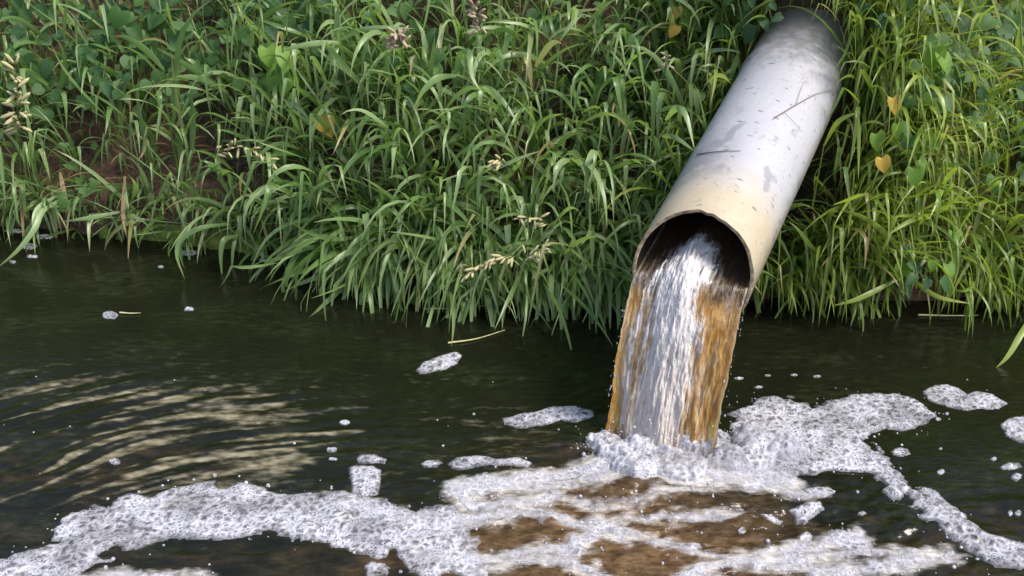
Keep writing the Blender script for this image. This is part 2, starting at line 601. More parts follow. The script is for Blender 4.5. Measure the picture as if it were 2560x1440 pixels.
foam_poly('foam_raft', POLY['left'], 'long pale foam raft bending across the lower left water', T=.005, holes=.050, seed=110, warp_amp=.013)
foam_poly('foam_raft', POLY['right'], 'broad bubbly foam raft trailing from beside the falling water to the lower right corner', T=.007, holes=.042, seed=140, warp_amp=.013)
b0 = np.concatenate([p for p, w in LINES])
fr = foam('froth', lines_sdf, (b0[:, 0].min() - .05, b0[:, 1].min() - .05, b0[:, 0].max() + .05, b0[:, 1].max() + .05), T=.0035, wedge=.035,
          big=.014, small=.0075, warp_amp=.030, seed=170, holes=.022)
tag(fr, 'branching white froth lines spreading over the brown churned pool', 'froth', kind='stuff')


def ell(px, py, w, h, n=14, rag=.15, rot=0):
    out = []
    for k in range(n):
        a = 2 * math.pi * k / n
        r = 1 + rag * random.uniform(-1, 1)
        ex, ey = .5 * w * r * math.cos(a), .5 * h * r * math.sin(a)
        out.append((px + ex * math.cos(rot) - ey * math.sin(rot), py + ex * math.sin(rot) + ey * math.cos(rot)))
    return poly_w(out)


ISL = [
    ([(2304, 978), (2330, 965), (2365, 960), (2400, 972), (2415, 985), (2440, 978), (2480, 985), (2522, 1010), (2500, 1024), (2450, 1022), (2420, 1028), (2370, 1018), (2320, 1000)],
     'white peanut shaped foam island floating right of the broad raft'),
    ([(2500, 1062), (2520, 1046), (2560, 1040), (2620, 1050), (2640, 1090), (2600, 1116), (2550, 1108), (2515, 1090)], 'round foam island cut by the right edge of the picture'),
    ([(1254, 1046), (1300, 1036), (1340, 1028), (1385, 1016), (1440, 1016), (1482, 1030), (1486, 1048), (1440, 1062), (1400, 1052), (1350, 1066), (1290, 1070), (1262, 1062)],
     'frayed bluish foam strip just left of the falling water'),
    ([(1118, 1160), (1140, 1146), (1190, 1140), (1240, 1148), (1300, 1142), (1332, 1156), (1322, 1168), (1260, 1164), (1200, 1166), (1150, 1176), (1126, 1170)],
     'smooth white foam bar left of the splash, above the froth'),
    ([(1050, 1160), (1066, 1150), (1094, 1150), (1106, 1158), (1090, 1170), (1062, 1170)], 'small oval foam pad at the left end of the white foam bar'),
    ([(888, 1148), (900, 1138), (940, 1136), (968, 1148), (966, 1160), (930, 1160), (895, 1158)], 'flat foam cap above the upright foam block'),
    ([(872, 1172), (890, 1162), (930, 1164), (955, 1176), (950, 1210), (944, 1236), (910, 1246), (882, 1236), (874, 1205)], 'upright foam block joined to the top of the left raft'),
    ([(908, 1412), (930, 1400), (960, 1404), (976, 1420), (968, 1440), (920, 1446)], 'small square foam lump under the left raft at the bottom edge'),
    ([(2008, 1222), (2040, 1212), (2080, 1218), (2092, 1232), (2060, 1246), (2024, 1240)], 'foam patch inside the bend of the broad raft'),
    ([(1968, 1275), (2000, 1262), (2050, 1258), (2060, 1276), (2030, 1290), (2014, 1312), (1984, 1304), (1990, 1288)], 'ragged foam patch with a tail in the dark chop right of the churn'),
    ([(2070, 1350), (2086, 1330), (2150, 1326), (2180, 1348), (2192, 1378), (2150, 1384), (2110, 1374)], 'angular foam sheet near the bottom edge, right of the churn'),
    ([(1900, 1288), (1930, 1284), (1956, 1294), (1944, 1306), (1912, 1300)], 'narrow foam scrap left of the tailed foam patch'),
    ([(1992, 1342), (2012, 1332), (2034, 1342), (2030, 1356), (2000, 1354)], 'small foam scrap above the angular foam sheet'),
    ([(2228, 1130), (2246, 1118), (2270, 1122), (2276, 1134), (2254, 1144), (2234, 1140)], 'small bubble cluster in the inner corner of the broad raft'),
    ([(2500, 1166), (2520, 1156), (2550, 1158), (2558, 1168), (2536, 1176), (2508, 1174)], 'upper of two oval foam pads near the right edge'),
    ([(2522, 1192), (2536, 1183), (2556, 1186), (2558, 1198), (2536, 1204)], 'lower of two oval foam pads near the right edge'),
    ([(1060, 905), (1100, 888), (1140, 880), (1156, 890), (1140, 912), (1100, 928), (1050, 936), (1036, 926)], 'lone slanting foam scrap on the open dark water'),
]
for k, (pts, lab) in enumerate(ISL):
    foam_poly('foam_island', poly_w(pts), lab, group='separate foam pieces on the water', T=.0028 if k != 6 else .006, wedge=.02, seed=200 + 13 * k, res=.0034, warp_amp=.005)
FLECK = [
    (275, 788, 44, 22, 'largest round foam fleck on the dark water at left'), (473, 773, 26, 11, 'oval foam fleck right of the largest round fleck'),
    (471, 632, 54, 16, 'long white foam fleck under the overhanging grass stem'), (37, 578, 56, 11, 'flat foam fleck under the grass at the far left edge'),
    (112, 592, 50, 12, 'flat foam fleck just right of the far left one'), (72, 616, 40, 16, 'pale foam fleck behind the trailing grass blade'),
    (80, 641, 30, 9, 'foam fleck at the foot of the trailing grass blade'), (32, 655, 20, 8, 'foam fleck left of the trailing blade, nearest the edge'),
    (659, 651, 27, 10, 'foam fleck at the tip of the long slanting stem'), (402, 667, 17, 6, 'tiny foam fleck below the long white one'),
    (862, 1057, 30, 13, 'slanting foam fleck alone on the open water near the middle'), (829, 1125, 32, 15, 'round foam fleck left of the flat foam cap'),
    (286, 1155, 32, 15, 'foam fleck among the bright ripples at left'), (832, 1149, 26, 7, 'thin foam fleck under the round one'),
    (2545, 1282, 20, 12, 'foam fleck by the right edge, outside the raft'), (2526, 1282, 16, 14, 'bubble left of the edge fleck at right'),
    (2352, 1180, 20, 14, 'bubble pair beside the outer bend of the raft'), (2484, 1147, 16, 10, 'tiny foam fleck left of the two oval pads'),
    (2352, 1122, 12, 6, 'tiny fleck in the open dark water right of the raft'), (2345, 1048, 18, 9, 'fleck at the pointed tip of the broad raft'),
    (1848, 946, 26, 7, 'thin bright fleck right of the falling water'), (1920, 940, 18, 6, 'thin fleck behind the broad raft'),
    (1985, 938, 22, 6, 'thin fleck above the middle of the broad raft'), (2042, 942, 20, 7, 'thin fleck above the right part of the broad raft'),
    (1895, 968, 26, 6, 'thin fleck touching the back of the broad raft'), (1850, 1275, 24, 12, 'fleck in the dark chop beside the brown churn'),
    (1855, 1330, 22, 18, 'pointed fleck at the right of the brown churn'), (2155, 1285, 26, 14, 'pale fleck in the rough water inside the raft'),
]
for k, (px, py, w, h, lab) in enumerate(FLECK):
    foam_poly('foam_fleck', ell(px, py, w, h, 12, .12), lab, group='small foam flecks', T=.0025, wedge=.008, seed=500 + 7 * k, res=.0022, warp_amp=.002, small=.006, big=.011)


STRAW = [((1060, 775), (1165, 772), (1228, 764), 'pale straw floating under the middle grass'), ((1120, 860), (1190, 850), (1262, 828), 'green straw floating off the tip of the middle grass'),
         ((2295, 790), (2380, 792), (2445, 791), 'bleached straw floating at the foot of the right bank'), ((300, 784), (325, 786), (352, 785), 'short bright straw beside the largest foam fleck')]


def uv_ball(n=8, m=5):
    ph = np.arange(n) * 2 * np.pi / n
    V = [np.array([[0, 0, -1.0]])]
    for k in range(1, m):
        t = math.pi * k / m - math.pi / 2
        V.append(np.stack([np.cos(ph) * math.cos(t), np.sin(ph) * math.cos(t), np.full(n, math.sin(t))], -1))
    V.append(np.array([[0, 0, 1.0]]))
    V = np.concatenate(V)
    F = []
    for j in range(n):
        F.append((0, 1 + (j + 1) % n, 1 + j))
        for k in range(m - 2):
            a, b = 1 + k * n + j, 1 + k * n + (j + 1) % n
            F.append((a, b, b + n)); F.append((a, b + n, a + n))
        F.append((1 + (m - 2) * n + j, 1 + (m - 2) * n + (j + 1) % n, len(V) - 1))
    return V, np.array(F)


BALL = uv_ball()


def balls(name, P, R, mat, parent=None, squash=None):
    V0, F0 = BALL
    n = len(P)
    sc = np.ones((n, 1, 3)) if squash is None else np.asarray(squash)[:, None, :]
    V = P[:, None, :] + V0[None] * R[:, None, None] * sc
    F = F0[None] + (np.arange(n) * len(V0))[:, None, None]
    me = mesh_np(name, V.reshape(-1, 3), F.reshape(-1, 3))
    attr(me, 'cell', np.repeat(rng.uniform(.6, 1, n), len(V0)))
    return link(name, me, mat, parent)


# scattered tiny bubbles round the foam and in the churn
n = 5200
bx, by = rng.uniform(-1.4, 1.5, n), rng.uniform(1.62, 2.5, n)
wx, wy = warp(bx, by)
dd = np.maximum(np.maximum(poly_sdf(wx, wy, POLY['left']), poly_sdf(wx, wy, POLY['right'])), lines_sdf(wx, wy))
boil = np.exp(-((bx - BOIL[0]) / .5) ** 2 - ((by - BOIL[1]) / .28) ** 2)
ok = (dd > -.05) & (dd < .01) & (rng.random(n) < .55 * np.exp(dd / .02)) | (rng.random(n) < .10 * boil) | (rng.random(n) < .012)
bx, by = bx[ok], by[ok]
rr = rng.lognormal(math.log(.0022), .45, len(bx)).clip(.001, .006)
tag(balls('bubbles', np.stack([bx, by, water_z(bx, by)], -1), rr, M_FOAM), 'scattered tiny bubbles floating round the foam and churn', 'bubbles', kind='stuff')

# ------------------------------------------------------------------ pipe
def mat_pipe():
    m = NT('painted_pipe')
    pc = m.at('pipe').outputs[0]              # x: metres along, y: round, z: unused
    sx = m.n('SeparateXYZ', {0: pc})
    t, a = sx.outputs[0], sx.outputs[1]
    n1 = m.noise(9, 4); n2 = m.noise(35, 4); n3 = m.noise(120, 3)
    col = m.mix(n1, (.34, .34, .385), (.43, .43, .475))
    # cream, sun-burnt band by the mouth with a torn edge
    edge = m.math('ADD', t, m.math('MULTIPLY', m.math('SUBTRACT', n1, .5), .10))
    edge = m.math('ADD', edge, m.math('MULTIPLY', a, -.020))
    band = m.ramp(m.math('ADD', edge, m.math('MULTIPLY', m.math('SUBTRACT', n2, .5), .10)), .30, .06)
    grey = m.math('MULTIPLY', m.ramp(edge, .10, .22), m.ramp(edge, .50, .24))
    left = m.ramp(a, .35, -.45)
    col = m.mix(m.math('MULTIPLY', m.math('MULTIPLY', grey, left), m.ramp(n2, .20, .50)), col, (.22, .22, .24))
    col = m.mix(m.math('MULTIPLY', band, .85), col, m.mix(n2, (.38, .30, .18), (.47, .40, .28)))
    # grey blotches, small scuffs
    blot = m.ramp(m.noise(8, 4, m.scaled(pc, (1.0, .25, 1))), .56, .62)
    midt = m.math('MULTIPLY', m.ramp(t, .16, .22), m.ramp(t, .62, .45))
    col = m.mix(m.math('MULTIPLY', m.math('MULTIPLY', blot, midt), .75), col, (.22, .22, .25))
    sc = m.noise(26, 2, m.scaled(pc, (2.6, .16, 1)))
    col = m.mix(m.math('MULTIPLY', m.ramp(sc, .66, .69), .85), col, (.13, .12, .13))
    sc2 = m.noise(30, 2, m.scaled(pc, (.35, .55, 1)))
    col = m.mix(m.math('MULTIPLY', m.ramp(sc2, .66, .74), .5), col, (.24, .22, .20))
    # mud splashed where it comes out of the earth
    mud = m.ramp(m.math('ADD', t, m.math('MULTIPLY', m.math('SUBTRACT', n2, .5), .5)), 0.72, 1.10)
    col = m.mix(m.math('MULTIPLY', mud, .85), col, (.15, .14, .125))
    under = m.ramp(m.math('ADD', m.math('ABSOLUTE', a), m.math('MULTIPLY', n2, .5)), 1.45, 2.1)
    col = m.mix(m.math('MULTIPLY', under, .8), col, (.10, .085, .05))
    col = m.mix(m.math('MULTIPLY', m.ramp(m.math('ADD', n3, m.math('MULTIPLY', n1, .5)), .80, 1.0), .45), col, (.24, .22, .18))
    m.P(Base_Color=col, Roughness=m.math('ADD', .33, m.math('MULTIPLY', n2, .25)))
    m.bump(n2, .12, .004)
    return m.m


def pipe_len(nt_=90, na=96):
    ts = np.concatenate([np.linspace(0, .02, 4)[:-1], np.linspace(.02, 1.75, nt_)])
    an = np.linspace(-np.pi, np.pi, na, endpoint=False)
    return ts, an


def rim_t(an):                            # the mouth is sawn off slightly skew and chipped
    th_ = np.pi / 2 - an                  # an: 0 at top, growing to the right
    base = .01176 * np.cos(th_) + .06474 * np.sin(th_)
    chip = .010 * np.exp(-((an + .02) / .10) ** 2) + .006 * np.exp(-((an - .22) / .07) ** 2) + .004 * fbm(an * 4, an * 0, 9, 3)
    return base + chip


ts, an = pipe_len()
T_, A_ = np.meshgrid(ts, an, indexing='ij')
T2 = T_ + rim_t(A_) * np.clip(1 - T_ / .5, 0, 1)
Rr = PR * (1 + .004 * fbm(T_ * 6, A_ * 1.5, 77, 3))
base = PA + 0 * T2[..., None] + T2[..., None] * PD


def ringpt(R, Tm):
    return PA + Tm[..., None] * PD + R[..., None] * (np.sin(A_)[..., None] * PU + np.cos(A_)[..., None] * PV)


pipe = empty('drain_pipe', tuple(PA))
tag(pipe, 'wide pale grey drain pipe with yellowed mouth sticking out of the grassy bank', 'pipe')


def part_mesh(name, V, F, mat, parent, **at_):
    me = mesh_np(name, V - np.array(parent.location), F)
    for k, v in at_.items(): attr(me, k, v)
    return link(name, me, mat, parent)


M_PIPE = mat_pipe()
Vo = ringpt(Rr, T2).reshape(-1, 3)
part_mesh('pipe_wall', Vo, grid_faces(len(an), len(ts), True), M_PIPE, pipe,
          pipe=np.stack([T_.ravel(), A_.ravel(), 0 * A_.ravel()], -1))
WALL = .009
Vi = ringpt(Rr - WALL, T2 + .0004).reshape(-1, 3)
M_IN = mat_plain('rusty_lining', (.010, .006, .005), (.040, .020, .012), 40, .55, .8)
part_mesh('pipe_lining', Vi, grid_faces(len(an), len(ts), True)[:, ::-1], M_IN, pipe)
k = len(an)
rimV = np.concatenate([Vo[:k], ringpt(Rr - WALL * .5, T2 - .0012)[0], Vi[:k]])
part_mesh('cut_rim', rimV, grid_faces(k, 3, True), mat_plain('worn_rim', (.20, .13, .08), (.55, .44, .28), 60, .7, .5), pipe)
# a raised joint band near the bank
tj = np.linspace(.87, .93, 7)
Tj, A_ = np.meshgrid(tj, an, indexing='ij')
prof = PR + .006 * np.clip(np.sin(np.linspace(0, np.pi, 7)), 0, None)[:, None] ** .4 - .001 + 0 * A_
part_mesh('joint_collar', ringpt(prof, Tj).reshape(-1, 3), grid_faces(len(an), 7, True), M_PIPE, pipe,
          pipe=np.stack([Tj.ravel() + .05, A_.ravel(), 0 * A_.ravel()], -1))


def on_pipe(px, py, lift=.0):
    """sight line against the pipe's outside"""
    d = ray(px, py); d = d / np.linalg.norm(d)
    o = np.array([0, 0, CAM_H]) - PA
    dp, op = d - (d @ PD) * PD, o - (o @ PD) * PD
    a_, b_, c_ = dp @ dp, 2 * dp @ op, op @ op - (PR + lift) ** 2
    s = (-b_ - math.sqrt(max(b_ * b_ - 4 * a_ * c_, 0))) / (2 * a_)
    return np.array([0, 0, CAM_H]) + d * s


# ------------------------------------------------------------------ falling water
def mat_jet():
    m = NT('amber_water')
    uv = m.at('flow').outputs[0]
    sx = m.n('SeparateXYZ', {0: uv}); u, v = sx.outputs[0], sx.outputs[1]
    st = m.noise(1.0, 4, m.scaled(uv, (15, 7, 1)))
    st2 = m.noise(1.0, 3, m.scaled(uv, (40, 22, 1)))
    bl = m.noise(1.0, 3, m.scaled(uv, (4, 4.5, 1)))
    col = m.mix(m.ramp(st, .3, .7), (.30, .140, .030), (.50, .30, .095))
    col = m.mix(m.math('MULTIPLY', m.ramp(st2, .50, .80), .55), col, (.58, .45, .26))
    col = m.mix(m.math('MULTIPLY', m.ramp(bl, .54, .74), .75), col, (.16, .115, .065))
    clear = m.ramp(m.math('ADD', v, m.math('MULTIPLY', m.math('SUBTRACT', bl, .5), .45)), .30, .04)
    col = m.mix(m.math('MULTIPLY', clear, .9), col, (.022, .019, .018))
    foam_ = m.ramp(m.math('ADD', v, m.math('MULTIPLY', m.math('SUBTRACT', st, .5), .35)), .88, 1.05)
    col = m.mix(m.math('MULTIPLY', foam_, .7), col, (.75, .68, .55))
    rim_glint = m.ramp(m.math('ADD', m.math('ABSOLUTE', u), m.math('MULTIPLY', st2, .12)), 1.0, 1.07)
    col = m.mix(m.math('MULTIPLY', rim_glint, .5), col, (.66, .60, .46))  # bright refracted outline of the sheet, painted as a paler edge colour
    wh = m.math('ADD', m.at('white').outputs[2], m.math('MULTIPLY', m.math('SUBTRACT', st, .5), 1.5))
    wh = m.math('ADD', wh, m.math('MULTIPLY', m.math('SUBTRACT', st2, .5), .8))
    col = m.mix(m.math('MULTIPLY', m.ramp(wh, -.5, .9), .85), col, (.58, .53, .50))
    m.P(Base_Color=col, Roughness=.16, IOR=1.33, Subsurface_Weight=.35, Subsurface_Scale=.03)
    m.b.inputs['Subsurface Radius'].default_value = (1, .6, .25)
    m.bump(m.math('ADD', st, m.math('MULTIPLY', st2, .6)), .55, .012)
    return m.m


def mat_core():
    m = NT('white_water')
    uv = m.at('flow').outputs[0]
    st = m.noise(1.0, 4, m.scaled(uv, (18, 15, 1)))
    st2 = m.noise(1.0, 3, m.scaled(uv, (46, 38, 1)))
    v = m.n('SeparateXYZ', {0: uv}).outputs[1]
    bl = m.noise(1.0, 3, m.scaled(uv, (9, 12, 1)))
    col = m.mix(m.ramp(st, .15, .62), (.44, .41, .42), (.70, .67, .68))
    col = m.mix(m.math('MULTIPLY', m.ramp(st2, .55, .72), .6), col, (.30, .28, .31))
    col = m.mix(m.math('MULTIPLY', m.ramp(bl, .60, .70), .6), col, (.22, .20, .21))
    col = m.mix(m.math('MULTIPLY', m.ramp(v, .25, 1.0), .5), col, (.56, .46, .37))
    kk = m.math('ADD', m.at('white').outputs[2], m.math('MULTIPLY', m.math('SUBTRACT', bl, .5), 1.2))
    col = m.mix(m.math('MULTIPLY', m.ramp(kk, .40, -.15), m.ramp(v, .05, .3)), col, m.mix(st, (.30, .135, .03), (.50, .32, .13)))
    m.P(Base_Color=col, Roughness=.35, IOR=1.33, Subsurface_Weight=.2, Subsurface_Scale=.015)
    m.bump(m.math('ADD', st, st2), .6, .010)
    return m.m


RIN = PR - WALL
LEVEL = -.012                              # water level in the pipe against its axis
HALF = math.sqrt(RIN ** 2 - LEVEL ** 2) - .001
V0 = .66
FD = PD * -1.0
G = 9.81
BACK = .42                                 # how far up the pipe the water surface is built


def flow_pt(u, h, s):
    """streamline from across u (-1..1), height h over the axis plane; s<0 inside the pipe, 0 at the lip, 1 at the pool"""
    sk_ = .0118 * (u)                       # mouth skew
    lip = PA + (np.asarray(u) * HALF)[..., None] * PU + np.asarray(h)[..., None] * PV + sk_[..., None] * PD
    vel = FD * V0
    z0 = lip[..., 2] + .012
    tf = (vel[2] + np.sqrt(vel[2] ** 2 + 2 * G * np.maximum(z0, .01))) / G
    tt = np.clip(s, 0, None) ** .75 * tf
    p = lip + vel * tt[..., None]
    p[..., 2] -= .5 * G * tt ** 2
    return p + (np.clip(-s, 0, None) * BACK)[..., None] * PD


def bulge(u, s):
    b = .042 * np.exp(-((u + .08) / .46) ** 2) * sst(-1.0, -.35, s) * (1 - .3 * sst(0, .6, s))
    return b


NU, NV = 120, 170
uu = np.linspace(-1, 1, NU); ss = np.concatenate([np.linspace(-1, 0, 50)[:-1], np.linspace(0, 1.0, NV)])
Sg, Ug = np.meshgrid(ss, uu, indexing='ij')
stretch = np.clip(Sg, 0, 1)
rip = .022 * fbm(Ug * 5, Sg * 3.6, 301, 4) * (.2 + stretch) - .045 * np.abs(Ug) ** 3 * stretch + .0035 * fbm(Ug * 26, Sg * 12, 306, 3) * (.4 + stretch)
edge_f = 1 - np.abs(Ug) ** 6 * .9
wob = 1 + (.045 * fbm(Sg * 9, 0 * Ug + np.sign(Ug) * 3, 309, 4) * (.3 + stretch) + .004 * stretch) * np.abs(Ug) * sst(0, .1, Sg)
front = flow_pt(Ug * wob, LEVEL + bulge(Ug, Sg), Sg)
cam_dir = np.array([-.05, -.85, .45])
front = front + (rip * edge_f)[..., None] * cam_dir
arc = -np.sqrt(np.clip(RIN ** 2 - (Ug * HALF) ** 2, 0, None)) * .96
back = flow_pt(Ug * wob, np.minimum(LEVEL, arc * (1 - .55 * stretch)), Sg)
jet = empty('falling_water', (IMP[0], IMP[1], 0))
tag(jet, 'amber and white water pouring out of the pipe mouth into the pool', 'water')
Vj = np.concatenate([front.reshape(-1, 3), back.reshape(-1, 3)])
Fj = grid_faces(NU, len(ss))
Fj = np.concatenate([Fj[:, ::-1], Fj + len(ss) * NU])
fl = np.stack([Ug.ravel(), Sg.ravel(), 0 * Ug.ravel()], -1)
def core_k(U_, S_):
    st_ = np.clip(S_, 0, 1)
    mid = -.10 - .10 * st_ + .05 * fbm(S_ * 5, 0 * S_, 320, 3)
    halfw = .58 + .12 * st_ - .16 * sst(.05, -.15, S_) + .03 * np.sin(S_ * 9)
    k = 1 - np.abs(U_ - mid) / halfw + .50 * fbm(U_ * 5, S_ * 4.5, 322, 4) + .45 * fbm(U_ * 19, S_ * 5, 326, 3)
    return k - 2.2 * sst(-.16, -.46, S_) - .8 * np.exp(-((U_ - .42) / .15) ** 2 - ((S_ - .18) / .09) ** 2)


kw_ = core_k(Ug, Sg).ravel()
part_mesh('water_sheet', Vj, Fj, mat_jet(), jet, flow=np.concatenate([fl, fl * [.93, 1, 1] + [0, 0, 1.7]]), white=np.concatenate([kw_, 0 * kw_ - 1]))
# white aerated core: lies on the sheet, dips under it at its ragged border
uu = np.linspace(-.86, .72, 130); ss2 = np.concatenate([np.linspace(-.72, 0, 60)[:-1], np.linspace(0, .99, 170)])
Sg, Ug = np.meshgrid(ss2, uu, indexing='ij')
stretch = np.clip(Sg, 0, 1)
k_ = core_k(Ug, Sg)
hh = np.where(k_ > 0, .0005 + .012 * np.clip(k_, 0, 1) ** 1.5, -.012 * np.clip(-k_ * 2 + .1, 0, 1))
hh = hh + .004 * fbm(Ug * 34, Sg * 16, 330, 3) + .022 * fbm(Ug * 5, Sg * 3.6, 301, 4) * (.2 + stretch) - .045 * np.abs(Ug) ** 3 * stretch
hh = hh + np.where(Sg < .1, .012 * fbm(Ug * 12, Sg * 12, 335, 3) * sst(.1, -.1, Sg) * (k_ > .1), 0)
core = flow_pt(Ug, LEVEL + bulge(Ug, Sg), Sg)
nrm = np.where((Sg < 0)[..., None], PV, np.array([-.05, -.85, .45]))
w_ = sst(-.12, .15, Sg)[..., None]
nrm = PV * (1 - w_) + np.array([-.05, -.85, .45]) * w_
core = core + hh[..., None] * nrm
Fc = grid_faces(len(uu), len(ss2))
keep = (k_.ravel()[Fc] > -.5).any(1)
part_mesh('white_core', core.reshape(-1, 3), Fc[keep][:, ::-1], mat_core(), jet, flow=np.stack([Ug.ravel(), Sg.ravel(), 0 * Ug.ravel()], -1), white=k_.ravel())
# drops along both edges and over the foot
n = 70
side = rng.choice([-1, 1], n); s_ = rng.uniform(.05, .97, n)
P = flow_pt(side * (1.0 + .03 * rng.random(n) + .02 * s_), LEVEL + 0 * s_, s_) + rng.normal(0, .004, (n, 3))
R = rng.lognormal(math.log(.0014), .4, n).clip(.0007, .003)
n2 = 700
ang = rng.uniform(0, 2 * np.pi, n2); rad = rng.uniform(.03, .19, n2)
P2 = np.stack([IMP[0] + rad * np.cos(ang) * 1.1, IMP[1] - .01 + rad * np.sin(ang) * .55, rng.exponential(.026, n2).clip(0, .13) + .01], -1)
P2 = P2[P2[:, 1] < IMP[1] + .02]
R2 = rng.lognormal(math.log(.0013), .5, len(P2)).clip(.001, .006)
dr = balls('droplets', np.concatenate([P, P2]) - np.array(jet.location), np.concatenate([R, R2]), M_FOAM, jet,
           squash=np.concatenate([np.tile([.8, .8, 1.7], (n, 1)), np.ones((len(P2), 3))]))
tag(dr, kind='stuff')
# heaped froth where it lands
HP = [(1540, 1140, .050, .030), (1512, 1118, .045, .022), (1790, 1112, .04, .026), (1600, 1128, .052, .034), (1660, 1140, .050, .028), (1720, 1120, .058, .048), (1770, 1130, .045, .040), 
      (1820, 1160, .060, .030), (1900, 1110, .075, .045), (1960, 1130, .060, .040), (1870, 1160, .060, .030), (1590, 1170, .070, .026), (1700, 1175, .070, .022)]
HP = [(on_water(px, py)[:2], r, h) for px, py, r, h in HP]
xs = np.arange(-.02 + IMP[0] - .30, IMP[0] + .42, .0034); ys = np.arange(IMP[1] - .20, IMP[1] + .12, .0034)
X, Y = np.meshgrid(xs, ys)
hz = np.full(X.shape, -.02)
for (c_, r_, h_) in HP:
    q = ((X - c_[0]) / r_) ** 2 + ((Y - c_[1]) / (r_ * .75)) ** 2
    q = q * (1 + .5 * fbm(X * 30, Y * 30, 350, 3))
    hz = np.maximum(hz, h_ * np.sqrt(np.clip(1 - q, 0, 1)) * 1.0 - .03 * np.clip(q - 1, 0, 1))
f1, f2, rid = cells(X, Y, .012, 360)
g1, g2, gid = cells(X, Y, .030, 364)
hz2 = hz + np.where(hz > 0, .010 * fbm(X * 28, Y * 28, 355, 4) + .0045 * np.sqrt(np.clip(1 - (f1 / .6) ** 2, 0, 1)) * rid + .008 * np.sqrt(np.clip(1 - (g1 / .5) ** 2, 0, 1)) * (gid > .5), 0)
Fh = grid_faces(len(xs), len(ys)); keep = (hz.ravel()[Fh] > -.012).any(1)
V = np.stack([X, Y, hz2 + water_z(X, Y)], -1).reshape(-1, 3)
part_mesh('splash', V, Fh[keep], M_FOAM, jet, cell=np.clip(.45 + sst(.05, .5, f1) * .6, 0, 1).ravel())

# ------------------------------------------------------------------ grass
def ribbons(P0, D0, L, Wd, K, side_r, tw, hue, dry, ns=8, water_stop=True, drop_pipe=True, fold=.22, kink=None):
    """N blades at once: root, first direction, length, width, droop"""
    n = len(P0)
    pts = np.zeros((n, ns + 1, 3)); dirs = np.zeros((n, ns + 1, 3))
    p, d = P0.copy(), D0 / np.linalg.norm(D0, axis=1)[:, None]
    up = np.tile([0, 0, 1.0], (n, 1))
    sd = np.cross(d, up); l = np.linalg.norm(sd, axis=1)[:, None]
    sd = np.where(l > .05, sd / (l + 1e-9), np.array([1.0, 0, 0]))
    bn = np.cross(sd, d)
    sd = sd * np.cos(side_r)[:, None] + bn * np.sin(side_r)[:, None]
    sides = np.zeros_like(pts)
    for k in range(ns + 1):
        pts[:, k], dirs[:, k], sides[:, k] = p, d, sd
        f = (k + .5) / ns
        h = L / ns
        g = (K * (.25 + 1.5 * f) / ns)[:, None] * np.array([0, 0, -1.0])
        if kink is not None:
            g = g + np.where((kink == k)[:, None], np.array([0, -.2, -2.2]), 0)
        p = p + d * h[:, None]
        d = d + g + sd * (tw / ns)[:, None] * .5
        d = d / np.linalg.norm(d, axis=1)[:, None]
        sd = sd - (sd * d).sum(1)[:, None] * d
        sd = sd / (np.linalg.norm(sd, axis=1)[:, None] + 1e-9)
        bn = np.cross(sd, d)
        a = (tw / ns)[:, None]
        sd = sd * np.cos(a) + bn * np.sin(a)
    ok = np.ones(n, bool)
    if drop_pipe: ok &= ~near_pipe(pts, PR + .006).any(1)
    # not through the falling water
    dj = np.hypot(pts[..., 0] - .41, pts[..., 1] - 2.2)
    ok &= ~((dj < .22) & (pts[..., 1] < 2.45)).any(1)
    f = np.linspace(0, 1, ns + 1)
    prof = np.clip(.45 + 1.6 * f, 0, 1) * (1 - f ** 2.6)
    prof[-1] = .02
    half = .5 * Wd[:, None] * prof[None]
    nrm = np.cross(sides, dirs)
    Lft = pts - sides * half[..., None] + nrm * (half * fold)[..., None]
    Rgt = pts + sides * half[..., None] + nrm * (half * fold)[..., None]
    V = np.stack([Lft, pts, Rgt], 2)[ok]
    m = ok.sum()
    q = []
    for k in range(ns):
        a = k * 3
        q += [(a, a + 1, a + 4, a + 3), (a + 1, a + 2, a + 5, a + 4)]
    q = np.array(q)
    F = (q[None] + (np.arange(m) * 3 * (ns + 1))[:, None, None]).reshape(-1, 4)
    V = V.reshape(-1, 3)
    tint = np.zeros((m, ns + 1, 3, 3))
    tint[..., 0] = hue[ok][:, None, None]
    tint[..., 1] = f[None, :, None]
    tip = sst(.55, 1.0, f)[None, :] * dry[ok][:, None] * .9 + np.clip(dry[ok][:, None] - .75, 0, 1) * 3
    tint[..., 2] = np.clip(tip, 0, 1)[..., None]
    return V, F, tint.reshape(-1, 3)


def bag(name, parts, mat, label, cat='grass', kind='stuff'):
    V, F, o, Tn = [], [], 0, []
    for v, f, t in parts:
        V.append(v); F.append(f + o); Tn.append(t); o += len(v)
    me = mesh_np(name, np.concatenate(V), np.concatenate(F))
    attr(me, 'tint', np.concatenate(Tn))
    return tag(link(name, me, mat), label, cat, kind=kind)


def unit(v): return v / (np.linalg.norm(v, axis=-1, keepdims=True) + 1e-9)


def sample_bank(n, dens, ymax=1.15):
    n = int(n * 1.3); x = rng.uniform(-2.95, 2.75, n); d = rng.uniform(.0, ymax, n)
    y = edge_y(x) + d
    z = bank_z(x, y)
    q = project(np.stack([x, y, z], -1))
    keep = (rng.random(n) < dens(q[:, 0], q[:, 1], x, d)) & (q[:, 0] > -1100) & (q[:, 0] < 3600) & (q[:, 1] > -420)
    P = np.stack([x, y, z], -1)[keep]
    return P[~near_pipe(P, PR + .015)]


